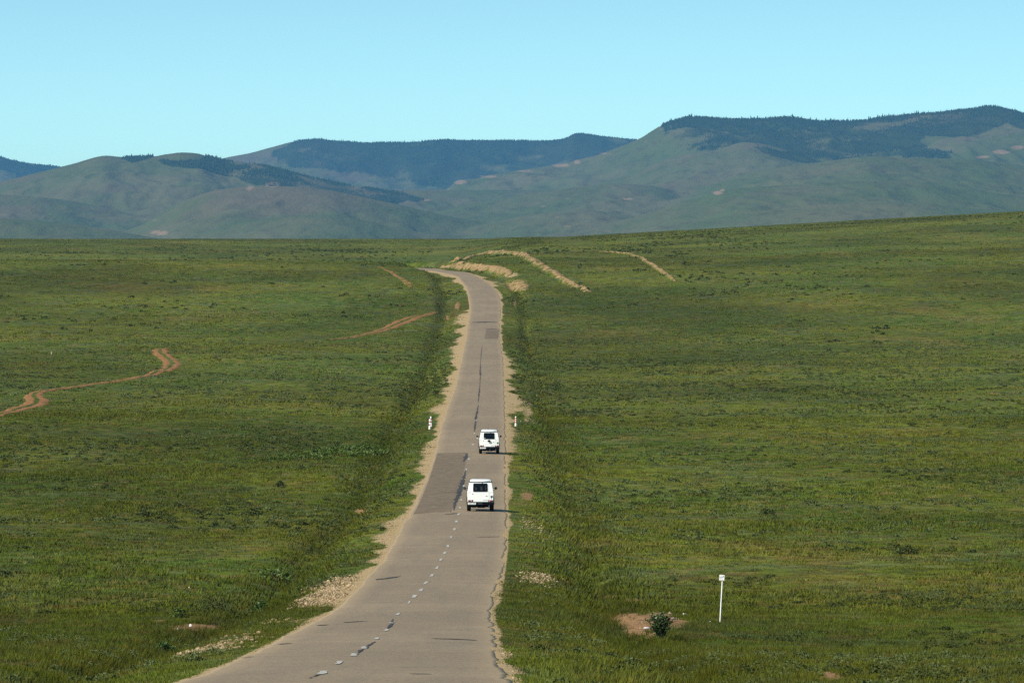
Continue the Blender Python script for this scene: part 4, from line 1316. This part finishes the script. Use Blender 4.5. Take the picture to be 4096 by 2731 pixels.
LAY = [  # name, distance of the crest, crest line as traced, front slope, back slope, roughness
    ('A', 28000, [(-900, 600), (0, 631), (87, 648), (174, 660), (244, 668), (330, 690), (420, 730), (600, 840), (900, 1000)], .10, .2, 12),
    ('B', 17500, [(-900, 860), (-300, 780), (0, 727), (131, 696), (287, 657), (427, 623), (488, 628), (610, 626), (662, 618), (732, 610), (784, 613),
                  (836, 628), (888, 641), (1045, 660), (1220, 703), (1394, 742), (1500, 757), (1620, 775), (1720, 800), (1900, 880), (2100, 960)], .105, .22, 8),
    ('B2', 14500, [(200, 1000), (420, 960), (560, 905), (650, 850), (760, 795), (880, 758), (1000, 746), (1115, 745), (1280, 756), (1428, 783), (1530, 805),
                   (1620, 824), (1742, 853), (1900, 886), (2048, 912), (2300, 945), (2600, 990)], .11, .16, 7),
    ('B3', 12500, [(-900, 830), (-300, 848), (0, 872), (200, 888), (400, 912), (600, 948), (800, 985), (1100, 1010)], .09, .14, 3.5),
    ('B4', 15600, [(-900, 730), (-200, 765), (0, 778), (180, 790), (380, 822), (520, 858), (640, 892), (760, 925), (900, 965)], .10, .15, 5),
    ('B5', 13200, [(600, 1000), (760, 945), (900, 905), (1040, 880), (1200, 862), (1320, 858), (1450, 880), (1600, 915), (1800, 945), (2100, 985)], .09, .13, 5),
    ('C', 26000, [(300, 800), (600, 710), (760, 668), (836, 651), (888, 635), (1000, 612), (1100, 585), (1190, 564), (1280, 557), (1350, 563), (1480, 570),
                  (1640, 571), (1700, 565), (1780, 558), (1900, 561), (2048, 563), (2200, 562), (2270, 552), (2300, 535), (2340, 536), (2420, 547),
                  (2540, 558), (2650, 575), (2900, 620), (3300, 680)], .135, .2, 12),
    ('D', 20000, [(1500, 870), (1620, 826), (1690, 788), (1786, 758), (1838, 723), (1916, 713), (1986, 695), (2048, 686), (2150, 670), (2248, 656), (2309, 640),
                  (2396, 618), (2501, 580), (2571, 549), (2649, 502), (2710, 482), (2780, 470), (2919, 478), (3050, 480), (3154, 473), (3267, 489),
                  (3442, 487), (3529, 472), (3703, 455), (3877, 436), (3964, 425), (4025, 437), (4096, 456), (4300, 480), (5000, 560)], .088, .2, 15),
    ('D2', 17800, [(2300, 760), (2500, 700), (2658, 640), (2788, 611), (2876, 597), (2971, 569), (3050, 576), (3137, 600), (3302, 660), (3400, 720), (3600, 800)], .10, .20, 10),
    ('D3', 15500, [(2500, 860), (2700, 800), (2919, 716), (3093, 672), (3302, 647), (3494, 626), (3572, 629), (3703, 634), (3834, 637), (4008, 650), (4096, 662), (4500, 700), (5000, 760)], .075, .2, 9),
    ('D4', 18600, [(3500, 760), (3700, 680), (3816, 635), (3921, 610), (4008, 580), (4096, 562), (4400, 520), (5000, 520)], .10, .2, 10),
    ('D5', 13600, [(2100, 1000), (2353, 931), (2600, 850), (2832, 782), (2893, 760), (3050, 747), (3180, 738), (3529, 724), (3700, 735), (3850, 758), (4096, 785), (4500, 810), (5000, 830)], .075, .15, 8),
    ('D6', 12200, [(2300, 990), (2600, 930), (2800, 885), (3000, 850), (3300, 818), (3600, 812), (3900, 835), (4200, 855), (5000, 900)], .07, .13, 6),
    ('D7', 16200, [(1600, 900), (1740, 850), (1900, 812), (2100, 780), (2300, 750), (2450, 735), (2600, 742), (2750, 790), (2900, 850), (3100, 930)], .085, .13, 9),
    ('D8', 14200, [(1700, 960), (1900, 905), (2050, 872), (2200, 850), (2350, 842), (2500, 860), (2650, 905), (2800, 960), (3000, 1000)], .08, .12, 7),
]
NX, NY = 760, 620
tx = np.linspace(-1, 1, NX)
Yh = np.concatenate([np.linspace(8200, 20500, 440), np.linspace(20600, 30500, 180)])
Xh = tx[None, :] * (0.135 * Yh[:, None])
Yh2 = np.broadcast_to(Yh[:, None], Xh.shape)
Zh = np.full(Xh.shape, -90.0); lid = np.full(Xh.shape, -1, int)
warp = 260 * fbm(Xh / 1500, Yh2 / 1500, 301, 3)
for li, (nm, Yc, pts, sf, sb, amp) in enumerate(LAY):
    f = cz(pts, Yc)
    curve = 350 * fbm(Xh / 900, Xh * 0 + li, 400 + li, 2)
    d = Yc - Yh2                                   # >0 in front of the crest
    X0 = Xh * (Yc / Yh2) ** 0.5                    # spurs run roughly down the view, opening a little
    X0 = np.where(d > 0, X0 + warp * np.clip(d / 2500, 0, 1), X0)
    crest = f(X0)
    fall = np.where(d > 0, sf * (np.sqrt(d * d + 120 ** 2) - 120), sb * (np.sqrt(d * d + 160 ** 2) - 160))
    g = fbm((Xh + 0.5 * warp) / 330, Yh2 / 1100 + 0.3 * Xh / 900, 500 + li, 5, 0.55)
    g = -np.abs(g) * 2.2 + 0.5
    g2 = fbm(Xh / 70, Yh2 / 260, 600 + li, 3)
    g3 = -np.abs(fbm((Xh + 0.8 * warp + 0.25 * (Yh2 - Yc) * np.sin(li * 1.7 + 0.6)) / 150, Yh2 / 620, 650 + li, 4, 0.6))
    z = crest - fall + (amp * (g * 2.0 + 0.5 * g2) + 17 * g3) * np.clip(np.abs(d) / 700, 0, 1)
    take = z > Zh
    kk = 45.0
    hh_ = np.maximum(kk - np.abs(z - Zh), 0) / kk
    Zh = np.maximum(z, Zh) + hh_ * hh_ * kk * 0.25 * np.clip(np.abs(d) / 900, 0, 1); lid = np.where(take, li, lid)
# soften the creases between spurs a little
for _ in range(2):
    Zs = Zh.copy()
    Zs[1:-1, 1:-1] = (Zh[1:-1, 1:-1] * 4 + Zh[:-2, 1:-1] + Zh[2:, 1:-1] + Zh[1:-1, :-2] + Zh[1:-1, 2:]) / 8
    Zh = np.maximum(Zs, Zh - 1.5)
hpx, hpy = proj(Xh, Yh2, Zh)
BARE = [(1090, 738, 45, 14, .9), (1000, 752, 30, 16, .75), (860, 745, 60, 10, .5), (600, 880, 70, 14, .6), (640, 930, 50, 16, .8), (520, 905, 40, 8, .5),
        (1840, 728, 40, 12, .95), (1950, 706, 60, 9, .8), (2100, 685, 70, 10, .7), (2250, 662, 50, 10, .85), (2310, 648, 20, 12, .9), (2420, 615, 60, 12, .6),
        (2560, 565, 60, 18, .6), (2640, 520, 30, 18, .5), (1700, 800, 40, 10, .6), (1760, 835, 60, 8, .55), (2870, 772, 28, 10, 1.0), (2890, 760, 12, 10, 1.0), (2510, 796, 28, 5, .9),
        (2230, 870, 24, 5, .8), (2270, 905, 40, 5, .7), (2170, 825, 30, 8, .6), (2270, 795, 30, 8, .6), (4000, 610, 60, 14, .85), (4070, 590, 50, 12, .9), (3930, 628, 40, 8, .8),
        (3620, 648, 60, 8, .6), (3500, 680, 90, 8, .4), (2900, 600, 40, 6, .5), (420, 690, 60, 8, .45), (250, 690, 60, 10, .4), (2430, 925, 50, 8, .6), (380, 690, 40, 8, .5),
        (2600, 700, 60, 8, .4), (2360, 690, 40, 10, .5), (1130, 760, 60, 8, .5)]
bare = np.zeros(Xh.shape)
for x, y, a, b, w in BARE:
    bare = np.maximum(bare, w * np.exp(-((hpx - x) / a) ** 2 - ((hpy - y) / b) ** 2))
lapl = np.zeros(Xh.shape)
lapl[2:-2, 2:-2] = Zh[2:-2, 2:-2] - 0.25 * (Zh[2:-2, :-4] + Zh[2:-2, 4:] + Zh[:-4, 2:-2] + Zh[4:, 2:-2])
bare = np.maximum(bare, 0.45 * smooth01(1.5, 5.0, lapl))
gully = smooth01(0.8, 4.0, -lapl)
ii = np.arange(Xh.size).reshape(Xh.shape)
faces = np.stack([ii[:-1, :-1], ii[:-1, 1:], ii[1:, 1:], ii[1:, :-1]], -1).reshape(-1, 4)
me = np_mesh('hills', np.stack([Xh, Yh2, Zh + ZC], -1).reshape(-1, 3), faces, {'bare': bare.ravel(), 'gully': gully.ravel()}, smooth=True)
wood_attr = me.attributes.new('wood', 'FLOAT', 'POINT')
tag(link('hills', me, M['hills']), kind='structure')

def hill_z(X, Y):
    """bilinear height on the hill mesh (+ nearest layer id)"""
    fj = np.clip((X / (0.135 * Y) + 1) / 2 * (NX - 1), 0, NX - 1.001)
    fi = np.clip(np.interp(Y, Yh, np.arange(len(Yh))), 0, len(Yh) - 1.001)
    i = fi.astype(int); j = fj.astype(int); a = fi - i; b = fj - j
    z = (Zh[i, j] * (1 - a) * (1 - b) + Zh[i + 1, j] * a * (1 - b) + Zh[i, j + 1] * (1 - a) * b + Zh[i + 1, j + 1] * a * b)
    return z, lid[i, j]

# ---------------------------------------------------------------- forest on the hills
NAMES = [l[0] for l in LAY]
FOREST = [  # layers that may carry it, outline in the picture, number of trial points, (y0, y1), density noise
    (('A',), [(-300, 580), (0, 615), (260, 660), (250, 690), (150, 695), (120, 715), (60, 720), (50, 690), (0, 680), (-300, 700)], 11000, (26000, 29000), -.45, 'dark larch forest on the farthest ridge at the left edge'),
    (('B',), [(424, 612), (500, 616), (612, 618), (614, 628), (585, 640), (548, 654), (505, 642), (455, 626)], 4500, (16500, 18200), -.6, 'dark larch forest along the left hill and its ridge'),
    (('B',), [(640, 640), (800, 640), (830, 618), (888, 632), (1045, 648), (1220, 690), (1394, 730), (1500, 744), (1700, 764), (1740, 800), (1640, 840), (1560, 830),
              (1428, 800), (1280, 765), (1115, 752), (1000, 735), (900, 705), (780, 680), (660, 662)], 46000, (14800, 18200), -.50, None),
    (('C',), [(1090, 606), (1160, 585), (1180, 545), (1280, 540), (2300, 515), (2560, 540), (2700, 560), (2600, 640), (1900, 800), (1780, 752), (1600, 728), (1500, 702),
              (1350, 682), (1180, 664), (1110, 640)], 60000, (20000, 26700), -.62, 'dense blue-green larch forest over the central hill'),
    (('D',), [(2645, 470), (2760, 440), (3300, 450), (3700, 420), (4000, 390), (5000, 450), (5000, 520), (4090, 520), (4020, 500), (3950, 530), (3820, 545), (3690, 548),
              (3680, 570), (3710, 585), (3800, 605), (3820, 632), (3690, 632), (3560, 625), (3480, 640), (3300, 655), (3180, 620), (3040, 590), (2960, 580), (2850, 600),
              (2760, 606), (2700, 600), (2660, 560)], 75000, (15500, 20600), -.32, 'dark larch forest covering the top of the right hill'),
    (('D2',), [(3020, 594), (3080, 588), (3160, 600), (3300, 640), (3310, 660), (3200, 650), (3100, 625), (3040, 610)], 5000, (15000, 18300), -.35, None),
]
def tree_mesh(X, Y, Z, H, seg=6):
    n = len(X)
    a = np.arange(seg) * 6.2832 / seg
    parts = []; rn = []
    for (zb, zt, rb) in ((0.06, 0.62, 0.24), (0.34, 0.84, 0.18), (0.62, 1.0, 0.11)):
        ring = np.empty((n, seg, 3)); rot = RNG.random((n, 1)) * 6.28
        rr = H[:, None] * rb * (0.7 + 0.6 * RNG.random((n, seg)))
        ring[..., 0] = X[:, None] + rr * np.cos(a + rot); ring[..., 1] = Y[:, None] + rr * np.sin(a + rot)
        ring[..., 2] = (Z + H * zb)[:, None] + H[:, None] * 0.06 * (RNG.random((n, seg)) - .5)
        apex = np.stack([X, Y, Z + H * zt], 1)[:, None, :]
        parts.append(np.concatenate([ring, apex], 1))
    V = np.stack(parts, 1)                       # n,3,seg+1,3
    V[..., 2] += ZC
    base = np.arange(n * 3)[:, None, None] * (seg + 1)
    tri = np.array([[i, (i + 1) % seg, seg] for i in range(seg)])
    f = (base + tri[None]).reshape(-1, 3)
    r0 = np.repeat(np.clip(0.15 + 0.7 * RNG.random(n), 0, 1), 3 * (seg + 1))
    return V.reshape(-1, 3), f, r0

wood = np.zeros(Xh.shape)
accV = []; accF = []; accR = []; off = 0
def flush(label):
    global accV, accF, accR, off
    V = np.concatenate(accV); f = np.concatenate(accF); r = np.concatenate(accR)
    tag(link('forest', np_mesh('forest', V, f, {'rnd': r}), M['conifer']), label, 'forest', kind='stuff')
    accV, accF, accR, off = [], [], [], 0
for idx, (lays, poly, n, (y0, y1), thr, label) in enumerate(FOREST):
    bx = [p[0] for p in poly]
    inw = np.isin(lid, [NAMES.index(k) for k in lays]) & in_poly(hpx + 34 * fbm(Xh / 130, Yh2 / 400, 740, 3), hpy + 15 * fbm(Xh / 90, Yh2 / 300, 741, 3), poly)
    inw &= (Yh2 > y0) & (Yh2 < y1)
    wd = fbm(Xh / 260, Yh2 / 700, 700 + idx, 4) + 0.5 * fbm(Xh / 60, Yh2 / 150, 720 + idx, 3)
    wood = np.maximum(wood, inw * smooth01(thr - 0.15, thr + 0.35, wd))
    Y = RNG.uniform(y0, y1, n * 2)
    X = (RNG.uniform(min(bx), max(bx), n * 2) - HX) / F * Y
    Z, L = hill_z(X, Y)
    px_, py_ = proj(X, Y, Z)
    ok = np.isin(L, [NAMES.index(k) for k in lays]) & in_poly(px_ + 34 * fbm(X / 130, Y / 400, 740, 3), py_ + 15 * fbm(X / 90, Y / 300, 741, 3), poly)
    dn = fbm(X / 260, Y / 700, 700 + idx, 4) + 0.5 * fbm(X / 60, Y / 150, 720 + idx, 3)
    ok &= dn + 0.25 * RNG.random(len(X)) > thr
    X, Y, Z = X[ok], Y[ok], Z[ok]
    H = (3.5 + 8.0 * RNG.random(len(X)) ** 1.6) * np.clip(Y / 20000, .8, 1.15) * np.clip(0.92 + 0.8 * fbm(X / 180, Y / 400, 760, 3), .45, 1.4) * np.where(RNG.random(len(X)) < 0.04, 1.35, 0.85) * (0.72 if lays == ('C',) else 1.0)
    V, f, r = tree_mesh(X, Y, Z - 0.5, H)
    accV.append(V); accF.append(f + off); accR.append(r); off += len(V)
    nxt = FOREST[idx + 1][5] if idx + 1 < len(FOREST) else 'x'
    if idx == 0: flush('dark larch forest on the farthest ridge at the left edge')
    elif idx == 2: flush('dark larch forest along the left hill and its ridge')
    elif idx == 3: flush('dense blue-green larch forest over the central hill')
    elif idx == 5: flush('dark larch forest covering the top of the right hill')

wood_attr.data.foreach_set('value', np.ascontiguousarray(wood.ravel(), dtype=np.float32))

def lone_tree(px_, Yd, w, h, label):
    X = (px_ - HX) / F * Yd
    Z, _ = hill_z(np.array([X]), np.array([Yd]))
    root = empty('larch_tree', (X, Yd, float(Z[0]) + ZC)); tag(root, label, 'tree', 'lone larches in the valley meadow')
    bm = lathe([(-1, .35), (h * .8, .12)], 7)
    from_bm('trunk', bm, M['bark'], root)
    V, rnd = domes(np.zeros(1), np.zeros(1), np.zeros(1) - ZC + h * 0.16, np.array([w / 2]), np.array([h * .86]), 420, h * 0.10)
    link('crown', np_mesh('crown', V, np.arange(len(V)).reshape(-1, 3), {'rnd': rnd}), M['conifer'], root)
for px_, Yd, w, h, lab in ((1690, 19800, 9, 17, 'leftmost lone larch in the gap below the central forest'),
                           (1713, 19600, 9, 15, 'middle lone larch in the gap below the central forest'),
                           (1757, 20200, 15, 16, 'broad round lone larch in the gap, nearest the right slope')):
    lone_tree(px_, Yd, w, h, lab)

# ---------------------------------------------------------------- haze
bm = bmesh.new()
x0, x1, y0, y1, z0, z1 = -7000, 7000, -400, 34600, -140, 720
zmin = min(float(Zh.min()), float(Zg.min())) + ZC - 1.5
zmax = float(Zh.max()) + ZC + 40
bmesh.ops.create_cube(bm, size=1)
for v in bm.verts: v.co = Vector(((x0 + x1) / 2 + v.co.x * (x1 - x0), (y0 + y1) / 2 + v.co.y * (y1 - y0), (zmin + zmax) / 2 + v.co.z * (zmax - zmin)))
m = bpy.data.materials.new('air_haze'); m.use_nodes = True
nt = m.node_tree; nt.nodes.clear()
out = nt.nodes.new('ShaderNodeOutputMaterial'); pv = nt.nodes.new('ShaderNodeVolumePrincipled')
pv.inputs['Color'].default_value = (0.13, 0.46, 0.95, 1)
pv.inputs['Density'].default_value = 1.95e-5
pv.inputs['Anisotropy'].default_value = 0.0
nt.links.new(pv.outputs[0], out.inputs['Volume'])
tag(from_bm('haze', bm, m), kind='stuff')

# ---------------------------------------------------------------- sky, sun, camera
SUN_EL, SUN_AZ = 41.0, 51.0            # azimuth measured from straight behind the viewer towards the left
e, a = R(SUN_EL), R(SUN_AZ)
sdir = Vector((-math.sin(a) * math.cos(e), -math.cos(a) * math.cos(e), math.sin(e)))
sun = bpy.data.lights.new('sun', 'SUN'); sun.energy = 5.0; sun.angle = R(0.5); sun.color = (1.0, 0.94, 0.80)
so_ = bpy.data.objects.new('sun', sun); COL.objects.link(so_)
so_.rotation_euler = sdir.to_track_quat('Z', 'Y').to_euler()
so_.location = (0, 0, 200)

w = bpy.data.worlds.new('World'); SC.world = w; w.use_nodes = True
nt = w.node_tree; h = NT(nt)
bg = nt.nodes['Background']
sky = h.add('ShaderNodeTexSky'); sky.sky_type = 'NISHITA'; sky.sun_disc = False
sky.sun_elevation = e
sky.sun_rotation = math.atan2(sdir.x, sdir.y)
sky.altitude = 1400; sky.air_density = 1.0; sky.dust_density = 0.4; sky.ozone_density = 2.0
tc = h.add('ShaderNodeTexCoord')
sp = h.add('ShaderNodeSeparateXYZ'); h.l.new(tc.outputs['Generated'], sp.inputs[0])
cb = h.add('ShaderNodeCombineXYZ')
h.l.new(sp.outputs[0], cb.inputs[0]); h.l.new(sp.outputs[1], cb.inputs[1])
h.l.new(h.math('ADD', h.math('MULTIPLY', sp.outputs[2], 3.2), -0.008), cb.inputs[2])
nz = h.add('ShaderNodeVectorMath', operation='NORMALIZE'); h.l.new(cb.outputs[0], nz.inputs[0])
h.l.new(nz.outputs[0], sky.inputs[0])
h.l.new(h.mix(1.0, sky.outputs[0], (1.0, 1.24, 1.0), 'MULTIPLY'), bg.inputs[0])
bg.inputs[1].default_value = 0.124

cam = bpy.data.cameras.new('camera')
cam.sensor_width = 36.0; cam.lens = F / 4096 * 36.0
cam.shift_y = -(2731 / 2 - HY) / 4096
cam.clip_start = 1.0; cam.clip_end = 80000
co = bpy.data.objects.new('camera', cam); COL.objects.link(co)
co.location = (0, 0, ZC); co.rotation_euler = (R(90), 0, 0)
SC.camera = co

SC.view_settings.view_transform = 'Standard'; SC.view_settings.look = 'None'
SC.view_settings.exposure = 0.40; SC.view_settings.gamma = 1.0
SC.cycles.max_bounces = 5; SC.cycles.diffuse_bounces = 2; SC.cycles.glossy_bounces = 2
SC.cycles.volume_bounces = 0
SC.cycles.use_denoising = False
